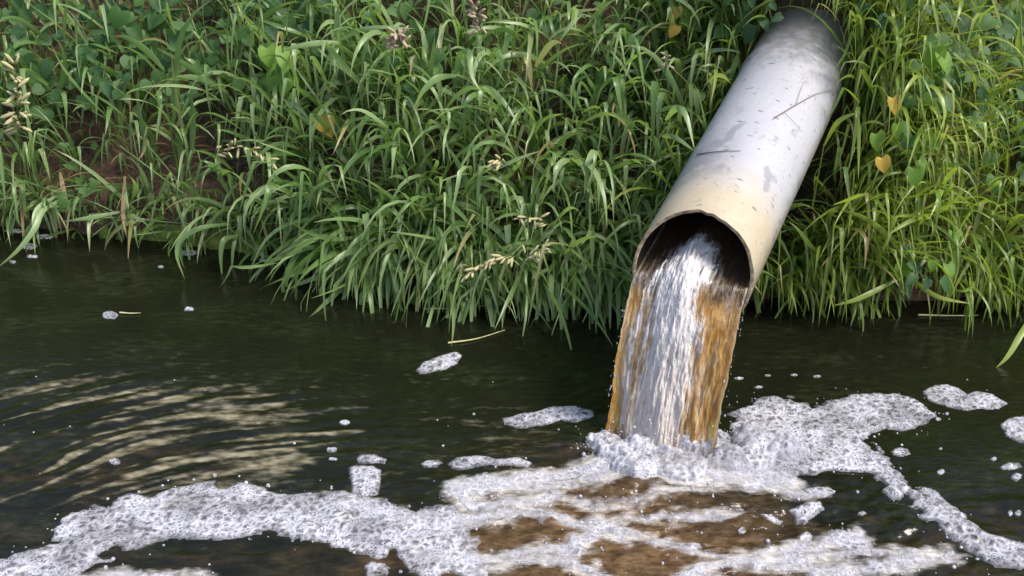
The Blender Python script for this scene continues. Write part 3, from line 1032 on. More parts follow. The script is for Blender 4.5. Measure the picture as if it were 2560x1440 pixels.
def plants(P, culm=(.12, .34), nleaf=(3, 5), leaf=(.14, .30), width=(.009, .017), lean=.5, droop=2.2, hue=(0, 1), dry_p=.06, up=.75):
    """grass shoots: a thin stem with a few arching blades"""
    n = len(P)
    az = rng.normal(0, .75, n)
    out = np.stack([np.sin(az) * .8, -np.cos(az), 0 * az], -1)
    D = unit(np.array([0, -.15, 1.0]) * up + out * lean * rng.uniform(.3, 1.3, n)[:, None] + rng.normal(0, .12, (n, 3)))
    L = rng.uniform(*culm, n)
    K = rng.uniform(.15, .7, n)
    hue_p = rng.uniform(*hue, n)
    parts = []
    z0 = np.zeros(n)
    dry_c = np.where(rng.random(n) < dry_p, .95, 0)
    parts.append(ribbons(P - D * .02, D, L + .02, np.full(n, .0042), K, rng.uniform(0, 3, n), z0, hue_p, dry_c, ns=5, fold=.6))
    # positions along the culm (same integration, coarse)
    for j in range(nleaf[1]):
        has = rng.random(n) < (1 if j < nleaf[0] else .5)
        f = np.clip((j + rng.uniform(.1, .9, n)) / nleaf[1], .02, 1)
        m = has.nonzero()[0]
        if len(m) == 0: continue
        p, d = P[m] - D[m] * .02, D[m].copy()
        ns_ = 5
        h = (L[m] + .02) / ns_
        g = f[m] * ns_
        for k in range(ns_):
            stp = np.clip(g - k, 0, 1)
            p = p + d * (h * stp)[:, None]
            dn = unit(d + (K[m] * (.25 + 1.5 * (k + .5) / ns_) / ns_)[:, None] * np.array([0, 0, -1.0]))
            d = np.where((stp >= 1)[:, None], dn, d)
        a2 = rng.uniform(0, 2 * np.pi, len(m))
        lat = np.stack([np.cos(a2), np.sin(a2) * .6 - .35, .25 + 0 * a2], -1)
        dl = unit(d * rng.uniform(.8, 1.5, len(m))[:, None] + lat * .75)
        LL = rng.uniform(*leaf, len(m)) * (1 - .15 * f[m])
        kk = np.where(rng.random(len(m)) < .38, rng.integers(2, 6, len(m)), -1)
        parts.append(ribbons(p, dl, LL, rng.uniform(*width, len(m)), rng.normal(droop, 1.25, len(m)).clip(.3, 6), rng.normal(0, .8, len(m)), rng.normal(0, 1.3, len(m)),
                             np.clip(hue_p[m] + rng.normal(0, .12, len(m)), 0, 1), np.where(rng.random(len(m)) < dry_p, rng.uniform(.6, 1, len(m)), rng.uniform(0, .3, len(m))), kink=kk))
    return parts


G_BLUE = mat_grass('blue_green_blade', [(.095, .190, .055), (.270, .375, .185), (.23, .30, .08)], (.33, .54, .11))
G_YEL = mat_grass('yellow_green_blade', [(.100, .195, .030), (.260, .350, .070), (.26, .31, .05)], (.36, .50, .05))
G_DRY = mat_grass('dry_blade', [(.20, .11, .06), (.38, .27, .14), (.12, .07, .04)], (.25, .15, .07), dry=(.36, .27, .13), amt=.2, rough=.7)


def in_ell(px, py, cx, cy, rx, ry): return np.exp(-((px - cx) / rx) ** 2 - ((py - cy) / ry) ** 2)


def dens_mid(px, py, x, d):
    v = sst(560, 760, px) * sst(1960, 1800, px)
    return v * (.45 + .55 * sst(60, 280, py)) * np.where(d < .10, .9, .75)


def dens_left(px, py, x, d):
    v = sst(760, 560, px) * .36
    v = v * (1 - .85 * in_ell(px, py, 480, 385, 260, 100)) * (1 - .3 * (d < .16)) * (1 - .45 * sst(300, 140, py))
    return v + .10 * sst(760, 560, px) * (d < .07)


def dens_right(px, py, x, d):
    v = sst(1940, 2040, px)
    return v * (.66 - .34 * sst(350, 150, py)) + .1 * v * (d < .10)


bag('grass', plants(sample_bank(3100, dens_mid), leaf=(.18, .42), width=(.010, .024), droop=2.1, hue=(0, 1), lean=.42, culm=(.14, .46), dry_p=.11), G_BLUE,
    'tall blue green grass arching over the middle of the bank')
bag('grass', plants(sample_bank(3300, dens_left), leaf=(.18, .42), width=(.009, .023), droop=1.7, hue=(0, .9), culm=(.15, .45), lean=.4, dry_p=.14), G_BLUE,
    'looser grass on the left bank above the bare soil')
bag('grass', plants(sample_bank(3600, dens_right), leaf=(.18, .42), width=(.007, .017), droop=2.1, hue=(0, 1), culm=(.10, .40), lean=.6, dry_p=.16), G_YEL,
    'yellow green fine grass on the bank right of the pipe')


def shore(n, x0, x1, **kw):
    x = rng.uniform(x0, x1, n); y = edge_y(x) + rng.uniform(-.01, .10, n)
    P = np.stack([x, y, bank_z(x, y) + .01], -1)
    return plants(P[~near_pipe(P, PR + .02)], **kw)


bag('grass', shore(330, -.62, .62, leaf=(.16, .44), width=(.010, .023), droop=2.8, lean=1.6, up=.35, culm=(.06, .24), hue=(0, .8)), G_BLUE,
    'drooping blue green grass fringe hanging over the dark water in the middle')
bag('grass', shore(110, -2.8, -.62, leaf=(.12, .28), width=(.009, .017), droop=2.6, lean=1.4, up=.35, culm=(.05, .2), hue=(0, .9), dry_p=.15), G_BLUE,
    'thin grass fringe along the waterline under the bare soil')
bag('grass', shore(260, .70, 2.5, leaf=(.14, .30), width=(.008, .015), droop=2.7, lean=1.5, up=.35, culm=(.05, .2), hue=(0, 1), dry_p=.12), G_YEL,
    'yellow green grass fringe along the waterline right of the pipe')


bag('grass', plants(sample_bank(330, lambda px, py, x, d: sst(900, 700, px) * (d < .6)), leaf=(.10, .26), width=(.006, .015), droop=.9, lean=.25, up=1.3, culm=(.2, .45), hue=(.1, .9), dry_p=.25, nleaf=(1, 3)), G_BLUE,
    'thin upright stems and straws standing over the bare soil')


def beside_pipe(n, t0, t1, sides=(-1, 1)):
    t = rng.uniform(t0, t1, n); sd = rng.choice(sides, n)
    q = PA + t[:, None] * PD + (sd * (PR + rng.uniform(.03, .10, n)))[:, None] * PU
    q[:, 2] = bank_z(q[:, 0], q[:, 1])
    return q[q[:, 1] > edge_y(q[:, 0])]


bag('grass', plants(np.concatenate([beside_pipe(300, .45, 1.25), beside_pipe(260, .72, 1.12)]), leaf=(.14, .34), width=(.006, .016), droop=2.2, lean=.5, culm=(.18, .5), hue=(0, 1), dry_p=.15), G_YEL,
    'grass leaning against both sides of the pipe')


def over_pipe(n):
    t = rng.uniform(1.08, 1.40, n); la = rng.uniform(-.42, .42, n)
    q = PA + t[:, None] * PD + la[:, None] * PU
    q[:, 2] = bank_z(q[:, 0], q[:, 1])
    return q[~near_pipe(q, PR + .01)]


bag('grass', plants(over_pipe(480), leaf=(.14, .36), width=(.005, .013), droop=2.2, lean=.6, culm=(.08, .3), hue=(0, 1), dry_p=.35), G_YEL,
    'grass and straw on the earth heaped over the buried end of the pipe')


def dry_blades(n, dens, L=(.06, .2)):
    P = sample_bank(n, dens)
    m = len(P)
    a = rng.uniform(0, 2 * np.pi, m)
    D = unit(np.stack([np.cos(a), np.sin(a) * .5 - .5, rng.uniform(-.2, .9, m)], -1))
    return ribbons(P + np.array([0, -.004, .006]), D, rng.uniform(*L, m), rng.uniform(.003, .008, m), rng.uniform(.5, 3, m), rng.uniform(0, 3, m), rng.normal(0, 2, m),
                   rng.random(m), np.zeros(m), ns=7)


bag('dry_grass', [dry_blades(2600, lambda px, py, x, d: .35 + .65 * in_ell(px, py, 520, 370, 330, 130)),
                  dry_blades(700, lambda px, py, x, d: .9 * (d < .12), (.10, .26))], G_DRY, 'curled brown dead grass lying on the bare soil and under the green blades')


# low small leaves filling the shade under the grass
def cover(n, dens, size=(.018, .04)):
    P = sample_bank(n, dens)
    m = len(P)
    P = P + np.stack([rng.normal(0, .02, m), -rng.uniform(.0, .10, m), rng.uniform(.0, .09, m)], -1)
    P = P[~near_pipe(P, PR + .04)]
    m = len(P)
    N = unit(np.stack([rng.normal(0, .5, m), -.5 + rng.normal(0, .4, m), np.full(m, .8)], -1))
    T = unit(np.cross(N, rng.normal(0, 1, (m, 3))))
    B = np.cross(N, T)
    s = rng.uniform(*size, m)
    shape = [(0, 0), (.35, -.42), (.75, -.34), (1.1, 0), (.75, .34), (.35, .42)]
    V = np.stack([P + s[:, None] * (a * T + b * B + (-.12 * abs(b) * 2 - .15 * a * a) * N) for a, b in shape], 1)
    q = np.array([(0, 1, 2, 3), (0, 3, 4, 5)])
    F = (q[None] + (np.arange(m) * 6)[:, None, None]).reshape(-1, 4)
    t = np.zeros((m, 6, 3)); t[..., 0] = rng.random(m)[:, None]; t[..., 1] = .5
    return V.reshape(-1, 3), F, t.reshape(-1, 3)


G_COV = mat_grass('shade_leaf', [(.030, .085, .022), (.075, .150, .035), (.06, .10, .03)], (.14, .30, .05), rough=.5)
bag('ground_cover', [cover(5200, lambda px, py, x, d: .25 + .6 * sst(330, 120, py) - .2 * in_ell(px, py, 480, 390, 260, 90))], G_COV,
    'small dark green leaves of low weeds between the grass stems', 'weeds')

# ------------------------------------------------------------------ broad-leaved plants
def leaf_mesh(name, outline, fold=.25, curl=.25, rib=10):
    """outline: half widths at stations along the leaf -> left and right halves folded on the midrib"""
    st = np.array([o[0] for o in outline]); hw = np.array([o[1] for o in outline]); sh = np.array([o[2] if len(o) > 2 else 0 for o in outline])
    V = []
    for a, b, c in zip(st, hw, sh):
        zc = -curl * a * a
        V += [(a + c, -b, zc + fold * b), (a + c * .5, -b * .5, zc + fold * b * .65), (a, 0, zc), (a + c * .5, b * .5, zc + fold * b * .65), (a + c, b, zc + fold * b)]
    F = grid_faces(5, len(st))
    return mesh_np(name, np.array(V), F)


HEART = leaf_mesh('heart_leaf', [(0, .02, 0), (.04, .30, -.22), (.16, .46, -.14), (.34, .47, -.02), (.55, .38, 0), (.75, .23, 0), (.90, .10, 0), (1.0, .005, 0)])
TOOTH = leaf_mesh('toothed_leaf', [(0, .03, 0), (.06, .26, -.08), (.14, .34, .03), (.20, .29, 0), (.30, .40, .05), (.36, .32, 0), (.47, .37, .05), (.54, .27, 0), (.66, .28, .05),
                                   (.73, .18, 0), (.83, .17, .04), (.90, .08, 0), (1.0, .005, 0)])
LOBE = leaf_mesh('lobed_leaf', [(0, .05, 0), (.05, .42, -.16), (.18, .56, .02), (.28, .30, 0), (.40, .44, .10), (.55, .26, .02), (.75, .16, 0), (1.0, .005, 0)], fold=.15)
for me_, c1, c2, tr in ((HEART, (.045, .115, .030), (.085, .185, .045), (.20, .42, .06)), (TOOTH, (.032, .095, .035), (.065, .145, .045), (.13, .33, .06)),
                        (LOBE, (.060, .140, .030), (.110, .210, .045), (.24, .45, .06))):
    me_.materials.append(mat_leaf(me_.name, c1, c2, tr))
LIME = HEART.copy(); LIME.materials.clear(); LIME.materials.append(mat_leaf('lime_leaf', (.14, .28, .035), (.19, .34, .05), (.40, .62, .06), .4))
YELL = HEART.copy(); YELL.materials.clear(); YELL.materials.append(mat_leaf('yellow_leaf', (.52, .34, .05), (.62, .42, .07), (.55, .35, .05), .3))
M_STEM = mat_plain('green_stem', (.06, .11, .03), (.13, .16, .06), 40, .6, .1)


def set_leaf(o, P, tipdir, normal, size):
    x = Vector(tipdir).normalized()
    z = Vector(normal); z = (z - z.dot(x) * x)
    if z.length < 1e-4: z = x.orthogonal()
    z.normalize(); y = z.cross(x)
    M = Matrix((x, y, z)).transposed().to_4x4()
    o.matrix_local = Matrix.Translation(P) @ M @ Matrix.Scale(size, 4)


def bank_hit(px, py):
    d = ray(px, py)
    ts_ = np.linspace(2.6, 7, 600)
    Q = np.array([0, 0, CAM_H]) + d * ts_[:, None]
    below = Q[:, 2] < bank_z(Q[:, 0], Q[:, 1])
    k = np.argmax(below) if below.any() else 300
    return Q[k]


def leafy(px, py, me_leaf, nl, size, label, group, spread=.11, hgt=(.06, .24), out=.20):
    b = bank_hit(px, py + 40)
    P0 = Vector(b)
    root = empty('leafy_plant', P0)
    tag(root, label, 'plant', group)
    tops = []
    lv = []
    for k in range(nl):
        a = random.uniform(-1.2, 1.2)
        tip = Vector((math.sin(a) * spread * random.uniform(.2, 1.2), -out * random.uniform(.4, 1.3), random.uniform(*hgt)))
        if near_pipe(np.array([tuple(P0 + tip)]), PR + .05)[0]: continue
        tops.append(tube(spline([(0, 0, -.01), tuple(tip * .5 + Vector((0, 0, .02))), tuple(tip)], 5), [.0016, .0015, .0013, .0012, .001], 4))
        lo = bpy.data.objects.new('leaf', me_leaf); COL.objects.link(lo); lo.parent = root
        td = Vector((random.uniform(-.8, .8), -random.uniform(.2, .7), -random.uniform(.1, .9)))
        nm = Vector((random.uniform(-.4, .4), -random.uniform(.35, .9), random.uniform(.5, 1.0)))
        set_leaf(lo, tip, td, nm, size * random.uniform(.65, 1.2))
    if tops:
        v, f = join(tops)
        link('stem', mesh_np('stem', v, f), M_STEM, root)
    return root


ROUND = leaf_mesh('round_leaf', [(0, .04, 0), (.06, .30, -.10), (.2, .46, -.04), (.42, .52, 0), (.65, .46, 0), (.85, .27, 0), (.96, .10, 0), (1.0, .005, 0)], fold=.12, curl=.12)
ROUND.materials.append(mat_leaf('round_leaf', (.040, .110, .030), (.090, .180, .045), (.18, .40, .06)))
GRP = 'broad leaved plants in the grass'
LP = [
    # px, py, leaf, count, size, label
    (150, 60, TOOTH, 9, .075, 'dark toothed leaf weed at the top left corner'), (330, 60, TOOTH, 9, .07, 'dark weed left of the tall bent grass, at the top edge'),
    (120, 210, HEART, 7, .07, 'heart leaved weed beside the pale seed head at the far left'), (240, 170, TOOTH, 8, .085, 'large dark leaved weed behind the curved grass blade on the left'),
    (60, 120, HEART, 6, .06, 'weed above the pale seed head at the left edge'), (420, 110, HEART, 9, .07, 'round leaved vine left of the upper yellow leaf'),
    (470, 40, TOOTH, 8, .06, 'small weed at the top edge above the round leaved vine'), (560, 150, HEART, 7, .06, 'heart leaved vine under the upper yellow leaf'),
    (730, 90, TOOTH, 10, .075, 'upright toothed weed right of the upper yellow leaf'), (800, 60, TOOTH, 8, .07, 'toothed weed behind the bent pale blade at the top'),
    (700, 180, HEART, 8, .06, 'heart leaved vine over the dark hollow right of the bare soil'), (785, 190, LIME, 4, .085, 'brightest lime green lobed vine above the lower yellow leaf'),
    (860, 215, HEART, 6, .075, 'mid green vine right of the lime green vine'), (660, 120, HEART, 6, .055, 'small heart leaves just under the upper yellow leaf'),
    (900, 90, LOBE, 7, .06, 'lobed weed left of the dry tuft'), (1060, 60, LOBE, 6, .055, 'lobed weed right of the dry tuft'), (1110, 170, HEART, 5, .06, 'heart leaves below and right of the dry tuft'),
    (1350, 40, TOOTH, 7, .055, 'weed at the top edge between two pale grass seed heads'), (1480, 60, LOBE, 6, .06, 'lobed weed at the top edge in the middle grass'),
    (1650, 40, LIME, 5, .075, 'lime leaved vine at the top edge left of the pipe'), (1760, 50, HEART, 8, .055, 'small heart leaves at the top edge left of the pipe'),
    (1860, 90, TOOTH, 9, .055, 'dark weed against the upper left side of the pipe'), (1880, 30, TOOTH, 8, .05, 'dark weed where the pipe leaves the bank'),
    (1560, 170, HEART, 5, .05, 'heart leaved sprig within the tall grass left of the pipe'), (1730, 230, HEART, 6, .05, 'low vine in the shade against the pipe'),
    (2170, 70, TOOTH, 8, .05, 'weed right of where the pipe leaves the bank'), (2250, 60, TOOTH, 9, .06, 'toothed weed at the top edge right of the pipe'),
    (2330, 100, HEART, 9, .06, 'heart leaved vine high on the right bank'), (2400, 60, HEART, 8, .065, 'heart leaved vine at the top right edge'), (2450, 30, LIME, 5, .065, 'bright heart leaf vine at the top right corner'),
    (2520, 80, HEART, 8, .065, 'vine cut by the right edge near the top'), (2540, 190, HEART, 7, .06, 'vine at the right edge, second from the top'), (2230, 200, LIME, 5, .06, 'bright upright leaves right of the pipe'),
    (2330, 220, TOOTH, 9, .06, 'toothed weed in the middle of the right bank'), (2420, 170, HEART, 8, .06, 'heart leaves between the weeds on the right bank'), (2200, 290, HEART, 6, .055, 'vine close to the right side of the pipe'),
    (2310, 260, LOBE, 5, .05, 'yellowish lobed weed near the middle of the right bank'), (2490, 330, HEART, 6, .055, 'single vine lower on the right bank'), (2190, 380, LIME, 4, .055, 'pale lime leaf sprig beside the pipe, lower right'),
    (2440, 430, HEART, 5, .05, 'heart leaves among grass lower on the right bank'), (2300, 620, LIME, 3, .05, 'yellow green leaf low on the right bank'), (2210, 680, TOOTH, 5, .055, 'green weed near the water right of the pipe'),
    (330, 210, TOOTH, 7, .06, 'shaded weed above the bare soil'), (520, 240, HEART, 6, .045, 'small shaded heart leaves over the bare soil'), (30, 290, TOOTH, 6, .055, 'weed under the seed head at the left edge'),
    (1010, 200, TOOTH, 8, .055, 'fine weed under the dry tuft'), (250, 450, LOBE, 4, .05, 'dull weed at the foot of the left bank'),
]
for px, py, me_, nl, sz, lab in LP:
    leafy(px, py, me_, nl + 3, sz * .92, lab, GRP)

MARKS = [(40, 200, 'the big oat like seed head'), (430, 130, 'the tall crossing blades'), (632, 58, 'the upper yellow leaf'), (785, 190, 'the lime green vine'),
         (240, 170, 'the largest dark leaved weed'), (560, 240, 'the vine over the bare soil'), (2210, 130, 'the buried end of the pipe'), (2232, 245, 'the dull yellow leaf'),
         (2450, 40, 'the bright vine at top right'), (2540, 190, 'the vine at the right edge'), (2330, 220, 'the toothed weed mid right')]
DIRS = [(-75, 0, 'left of'), (75, 0, 'right of'), (0, -65, 'above'), (0, 65, 'below'), (-130, -40, 'well left of'), (125, 40, 'well right of')]
for mx, my, mn in MARKS:
    for dx, dy, dn in random.sample(DIRS, 3):
        if -10 < my + dy < 290:
            leafy(mx + dx + random.uniform(-15, 15), my + dy + random.uniform(-15, 15), ROUND, random.randint(7, 11), .042,
                  'small round leaved weed ' + dn + ' ' + mn, 'small round leaved weeds')

for px, py, sz, lab in ((632, 58, .065, 'yellow leaf among dark weeds at the top of the left bank'), (808, 290, .075, 'orange yellow leaf hanging over the bare soil'),
                        (2232, 245, .05, 'dull yellow leaf right of the pipe'), (1690, 18, .05, 'yellow leaf at the top edge left of the pipe'),
                        (1690, 65, .04, 'cream withered leaf under the yellow one left of the pipe'), (2205, 395, .045, 'yellow green leaf beside the pipe on the right bank')):
    b = bank_hit(px, py) + np.array([0, -.32, .03])
    p = at_depth(px, py, b[1])
    o = empty('yellow_leaf', tuple(p)); tag(o, lab, 'leaf', 'yellowed leaves')
    l_ = bpy.data.objects.new('leaf_blade', YELL); COL.objects.link(l_); l_.parent = o
    set_leaf(l_, Vector((0, 0, 0)), Vector((random.uniform(-.5, .5), -.3, -.8)), Vector((random.uniform(-.3, .3), -1, .5)), sz)
    v, f = tube(spline([(0, 0, 0), (.004, .02, .02), (.0, .06, .03)], 5), .0011, 4)
    link('leaf_stalk', mesh_np('leaf_stalk', v, f), M_STEM, o)

# ------------------------------------------------------------------ single stems and seed heads traced from the photograph
def traced(name, label, cat, pieces, mat, dry=0.0, hue=.5, group=None):
    """pieces: (part name, [(px, py, Y)...], width, is_stalk)"""
    P0 = at_depth(*pieces[0][1][0])
    root = empty(name, tuple(P0)); tag(root, label, cat, group)
    for pname, pts, w, stalk in pieces:
        C = spline([at_depth(*p) for p in pts], 14) - P0
        if stalk:
            v, f = tube(C, np.linspace(w, w * .5, 14) * .5, 5)
            me = mesh_np(pname, v, f)
            t = np.zeros((len(v), 3)); t[:, 0] = hue; t[:, 1] = .6; t[:, 2] = dry
        else:
            T = unit(np.gradient(C, axis=0))
            view = unit(C + P0 - np.array([0, 0, CAM_H]))
            sd = unit(np.cross(T, view))
            nr = np.cross(sd, T)
            tw = np.linspace(-.3, .7, 14)[:, None]
            sd = sd * np.cos(tw) + nr * np.sin(tw)
            f_ = np.linspace(0, 1, 14)
            half = .5 * w * np.clip(.4 + 1.8 * f_, 0, 1) * (1 - f_ ** 3) + .0002
            v = np.stack([C - sd * half[:, None], C + nr * (half * -.25)[:, None], C + sd * half[:, None]], 1).reshape(-1, 3)
            f = grid_faces(3, 14)
            me = mesh_np(pname, v, f)
            t = np.zeros((len(v), 3)); t[:, 0] = hue; t[:, 1] = np.repeat(f_, 3) * .7 + .3; t[:, 2] = np.clip(dry + .5 * sst(.75, 1, np.repeat(f_, 3)), 0, 1)
        attr(me, 'tint', t)
        link(pname, me, mat, root)
    return root


ST = 'single grass stems standing out from the sward'
traced('grass_stem', 'long green stem slanting down over the dark water with drooping leaves', 'grass stem', [
    ('stalk', [(300, 365, 3.40), (420, 455, 3.34), (560, 560, 3.28), (655, 642, 3.22)], .007, True),
    ('leaf', [(572, 560, 3.27), (500, 570, 3.20), (452, 600, 3.15), (442, 640, 3.12), (462, 698, 3.10)], .019, False),
    ('leaf', [(596, 588, 3.25), (560, 600, 3.20), (552, 640, 3.17), (556, 700, 3.14)], .019, False),
    ('leaf', [(440, 470, 3.33), (520, 430, 3.28), (560, 400, 3.26)], .012, False)], G_BLUE, hue=.4, group=ST)
traced('grass_stem', 'bent stem with a blade trailing into the water at the far left', 'grass stem', [
    ('stalk', [(60, 452, 3.50), (140, 480, 3.46), (230, 505, 3.42), (330, 545, 3.38), (480, 560, 3.32)], .008, True),
    ('leaf', [(150, 500, 3.44), (105, 530, 3.36), (85, 575, 3.30), (40, 630, 3.24), (-10, 672, 3.2)], .022, False),
    ('leaf', [(140, 490, 3.45), (96, 520, 3.38), (84, 560, 3.33), (88, 640, 3.28)], .018, False),
    ('leaf', [(300, 530, 3.39), (220, 545, 3.34), (150, 555, 3.30)], .016, False),
    ('leaf', [(225, 535, 3.38), (222, 570, 3.33), (224, 630, 3.28)], .014, False)], G_BLUE, hue=.7, group=ST)
traced('grass_stem', 'tall pair of broad blades crossing above the bare soil', 'grass stem', [
    ('stalk', [(445, 430, 3.48), (430, 350, 3.44), (415, 250, 3.40), (410, 170, 3.36)], .009, True),
    ('leaf', [(410, 175, 3.36), (370, 130, 3.30), (320, 95, 3.26), (280, 90, 3.24)], .022, False),
    ('leaf', [(425, 330, 3.42), (440, 260, 3.40), (445, 120, 3.38), (480, 40, 3.36), (530, 0, 3.34)], .020, False),
    ('leaf', [(480, 385, 3.42), (482, 300, 3.40), (476, 210, 3.38)], .021, False),
    ('leaf', [(470, 370, 3.42), (445, 260, 3.40), (430, 200, 3.39), (460, 120, 3.37), (500, 100, 3.36)], .012, False)], G_BLUE, hue=.35, group=ST)
traced('grass_stem', 'pale folded blade pointing left above the lime vine', 'grass stem', [
    ('stalk', [(880, 270, 3.36), (862, 190, 3.34), (848, 105, 3.32)], .006, True),
    ('leaf', [(848, 105, 3.32), (790, 108, 3.27), (735, 118, 3.24), (700, 130, 3.22)], .018, False),
    ('leaf', [(848, 105, 3.32), (842, 60, 3.30), (846, 10, 3.28)], .022, False),
    ('leaf', [(848, 105, 3.32), (838, 140, 3.28), (838, 190, 3.25)], .014, False),
    ('leaf', [(850, 100, 3.32), (900, 76, 3.28), (960, 68, 3.25), (1040, 72, 3.22)], .016, False)], G_BLUE, hue=.8, group=ST)
traced('grass_stem', 'green stem with broad arching blade in front of the middle grass', 'grass stem', [
    ('stalk', [(1150, 320, 3.22), (1142, 250, 3.20), (1138, 185, 3.17)], .006, True),
    ('leaf', [(1140, 190, 3.17), (1095, 195, 3.12), (1060, 225, 3.09), (1030, 280, 3.06)], .022, False),
    ('leaf', [(1138, 186, 3.17), (1150, 140, 3.14), (1172, 135, 3.10), (1180, 190, 3.06), (1200, 225, 3.04)], .024, False),
    ('leaf', [(1165, 220, 3.17), (1220, 222, 3.12), (1262, 260, 3.08), (1300, 315, 3.05)], .021, False)], G_BLUE, hue=.45, group=ST)
traced('grass_stem', 'arching blade resting against the left side of the pipe', 'grass stem', [
    ('stalk', [(1640, 420, 2.98), (1655, 360, 2.92), (1665, 300, 2.86)], .006, True),
    ('leaf', [(1665, 300, 2.86), (1690, 272, 2.80), (1715, 290, 2.76), (1738, 380, 2.70)], .021, False),
    ('leaf', [(1655, 340, 2.89), (1690, 345, 2.82), (1745, 385, 2.72)], .015, False)], G_BLUE, hue=.6, group=ST)
traced('grass_stem', 'sharply folded yellow green blade right of the pipe', 'grass stem', [
    ('stalk', [(2030, 520, 2.88), (2045, 440, 2.86), (2060, 360, 2.84)], .007, True),
    ('leaf', [(2060, 365, 2.84), (2090, 310, 2.80), (2120, 290, 2.78), (2148, 282, 2.76)], .014, False),
    ('leaf', [(2145, 282, 2.77), (2147, 350, 2.75), (2146, 450, 2.73)], .011, False)], G_YEL, hue=.7, group=ST)
traced('grass_stem', 'long bright blade arching along the foot of the right bank', 'grass stem', [
    ('stalk', [(2290, 720, 2.86), (2275, 650, 2.82), (2240, 605, 2.78)], .007, True),
    ('leaf', [(2275, 655, 2.82), (2210, 580, 2.76), (2150, 540, 2.73), (2095, 524, 2.72)], .017, False),
    ('leaf', [(2260, 690, 2.84), (2150, 745, 2.76), (2080, 765, 2.73)], .016, False),
    ('leaf', [(2270, 690, 2.84), (2340, 740, 2.74), (2430, 760, 2.70)], .015, False)], G_YEL, hue=.85, group=ST)
traced('grass_stem', 'blade dipping to the water from the right edge', 'grass stem', [
    ('stalk', [(2600, 700, 2.80), (2590, 760, 2.72), (2575, 790, 2.66)], .007, True),
    ('leaf', [(2580, 785, 2.66), (2550, 840, 2.60), (2520, 890, 2.56), (2488, 922, 2.54)], .018, False)], G_YEL, hue=.8, group=ST)
traced('grass_stem', 'tall stem with drooping leaves at the right edge of the bank', 'grass stem', [
    ('stalk', [(2590, 470, 2.95), (2570, 300, 2.95), (2555, 120, 2.97), (2550, -20, 3.0)], .009, True),
    ('leaf', [(2556, 150, 2.96), (2545, 110, 2.93), (2550, 60, 2.92)], .014, False)], G_YEL, hue=.6, group=ST)
traced('grass_stem', 'reddish dead blade hanging to the water at left', 'grass stem', [
    ('leaf', [(312, 440, 3.44), (310, 500, 3.40), (308, 545, 3.37), (318, 598, 3.34)], .018, False)], G_DRY, hue=.9, group=ST)
traced('grass_stem', 'orange dead blade left of the reddish one', 'grass stem', [
    ('leaf', [(150, 430, 3.48), (162, 490, 3.44), (180, 545, 3.42)], .018, False)], G_DRY, hue=.95, group=ST)
traced('grass_stem', 'pale withered stalk standing at the far left', 'grass stem', [
    ('leaf', [(58, 590, 3.42), (55, 520, 3.44), (50, 470, 3.45), (40, 452, 3.45)], .014, False)], G_DRY, hue=1.0, dry=.5, group=ST)
traced('dry_stem', 'thin dry sprig arching across the pipe', 'stem', [
    ('stalk', [tuple(project(on_pipe(px, py, .006))) + (on_pipe(px, py, .006)[1],) for px, py in ((1935, 295), (1985, 265), (2040, 235), (2080, 226))], .0024, True),
    ('sprig', [tuple(project(on_pipe(px, py, .005))) + (on_pipe(px, py, .005)[1],) for px, py in ((1990, 262), (2000, 230), (2010, 205))], .0014, True),
    ('sprig', [tuple(project(on_pipe(px, py, .005))) + (on_pipe(px, py, .005)[1],) for px, py in ((1960, 280), (1980, 300), (2005, 330))], .0014, True)], G_DRY, hue=.2)
traced('twig', 'dark twig lying across the left of the pipe', 'twig', [
    ('stalk', [tuple(project(on_pipe(px, py, .003))) + (on_pipe(px, py, .003)[1],) for px, py in ((1742, 386), (1775, 381), (1815, 378), (1852, 377))], .0030, True)],
    mat_plain('dark_twig', (.03, .02, .015), (.06, .045, .03), 60, .8, .2))

M_HEAD = mat_plain('pale_seed', (.34, .31, .15), (.52, .48, .27), 80, .7, .3)
M_HEADB = mat_plain('brown_seed', (.30, .23, .14), (.46, .38, .27), 80, .8, .3)
vb, fb = uv_ball(6, 5)
SPK = mesh_np('spikelet', vb * np.array([.5, .125, .12]) + np.array([.45, 0, 0]), fb); SPK.materials.append(M_HEAD)
SPKB = SPK.copy(); SPKB.materials.clear(); SPKB.materials.append(M_HEADB)


def seed_head(label, axis, nsp, size, me_sp, spread=.9):
    C = spline([at_depth(p[0], p[1], p[2] - .13) for p in axis], 24)
    P0 = C[0]
    root = empty('seed_head', tuple(P0)); tag(root, label, 'seed head', 'grass seed heads')
    parts = [tube(C - P0, np.linspace(.0018, .0009, 24), 5)]
    for k in range(nsp):
        f = .35 + .65 * (k + random.random() * .6) / nsp
        i = min(int(f * 23), 22)
        T = C[i + 1] - C[i]; T = T / np.linalg.norm(T)
        out = np.array([random.uniform(-1, 1), random.uniform(-1, .3), random.uniform(-1, .9)]) * spread
        d = unit(T * .7 + out)
        br = random.uniform(.004, .018) * (1.2 - f)
        p = C[i] - P0
        parts.append(tube(np.array([p, p + d * (br + .002)]), .0007, 4))
        o = bpy.data.objects.new('spikelet', me_sp); COL.objects.link(o); o.parent = root
        set_leaf(o, Vector(p + d * br), Vector(d + np.array([0, 0, -.25])), Vector((random.uniform(-1, 1), -1, .3)), size * random.uniform(.75, 1.2))
    v, f = join(parts)
    link('stalk', mesh_np('stalk', v, f), M_STEM, root)


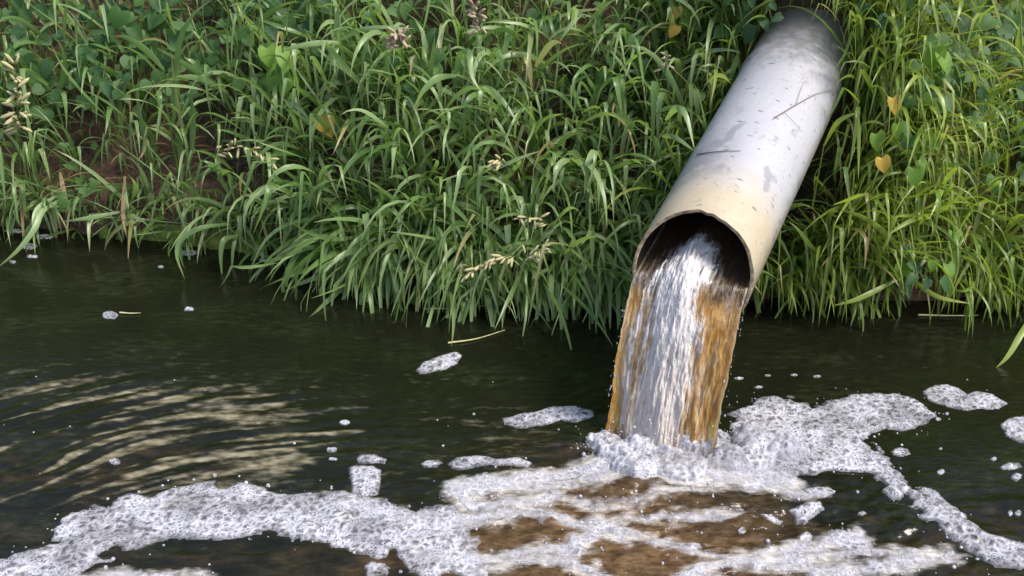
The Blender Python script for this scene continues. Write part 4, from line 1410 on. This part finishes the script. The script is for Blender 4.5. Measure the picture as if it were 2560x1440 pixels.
seed_head('big pale oat like seed head at the left edge', [(50, 430, 3.36), (48, 330, 3.32), (44, 255, 3.30), (38, 150, 3.28)], 30, .050, SPK)
seed_head('pale nodding seed head over the bare soil', [(420, 460, 3.36), (510, 400, 3.33), (570, 372, 3.31), (630, 372, 3.30), (690, 415, 3.28)], 26, .036, SPK)
seed_head('pale seed head low in the middle grass above the water', [(1320, 600, 2.98), (1290, 640, 2.94), (1230, 645, 2.92), (1165, 690, 2.90)], 26, .036, SPK)
seed_head('small pale seed head just right of the low one', [(1280, 690, 2.96), (1310, 650, 2.93), (1340, 630, 2.92), (1362, 612, 2.90)], 14, .032, SPK)
seed_head('creamy seed head above the two low ones', [(1400, 590, 3.0), (1375, 565, 2.97), (1340, 545, 2.95), (1295, 545, 2.93)], 16, .032, SPK)
seed_head('brown ragged seed head at the top of the middle grass', [(1215, 130, 3.30), (1205, 80, 3.28), (1190, 30, 3.26), (1172, -10, 3.25)], 30, .036, SPKB)
seed_head('dry bleached tuft hanging from a yellow stalk', [(1010, 160, 3.27), (1004, 120, 3.25), (1000, 95, 3.24), (985, 80, 3.23)], 26, .044, SPKB, 1.3)
seed_head('cream seed cluster alone in the middle grass', [(1275, 440, 3.08), (1265, 415, 3.06), (1250, 400, 3.05), (1235, 402, 3.04)], 9, .036, SPK)
seed_head('small bleached seed head left of the pipe near the top', [(1660, 200, 3.24), (1664, 160, 3.22), (1662, 130, 3.20)], 10, .03, SPKB)

# ------------------------------------------------------------------ things in the water
M_MOSS = mat_plain('moss', (.05, .09, .012), (.14, .17, .03), 50, .9, 1.0)
b = poly_w(ell(400, 500, 330, 60, 16, .15) * 0 + 0) if False else None
xs = np.arange(-1.50, -.70, .012); ys = np.arange(3.18, 3.46, .012)
X, Y = np.meshgrid(xs, ys)
d = np.clip(1 - ((X + 1.10) / .36) ** 2 - ((Y - edge_y(X) + .01) / .055) ** 2 + 1.3 * fbm(X * 12, Y * 20, 400, 3), -1, 1)
Z = np.where(d > 0, .010 + .04 * np.sqrt(np.clip(d, 0, 1)) + .022 * fbm(X * 45, Y * 45, 404, 4), -.03)
Fm = grid_faces(len(xs), len(ys)); keep = (d.ravel()[Fm] > -.1).any(1)
tag(link('moss_cushion', mesh_np('moss_cushion', np.stack([X, Y, Z], -1).reshape(-1, 3), Fm[keep]), M_MOSS), 'yellow green moss cushion on the shore below the bare soil', 'moss')

for a_, b_, c_, lab in STRAW:
    pts = [on_water(*p) + np.array([0, 0, .004]) for p in (a_, b_, c_)]
    C = spline(pts, 12)
    v, f = tube(C - pts[0], np.linspace(.0035, .0012, 12), 5)
    tag(link('floating_straw', mesh_np('floating_straw', v, f), M_HEAD, None, tuple(pts[0])), lab, 'straw', 'straws on the water')
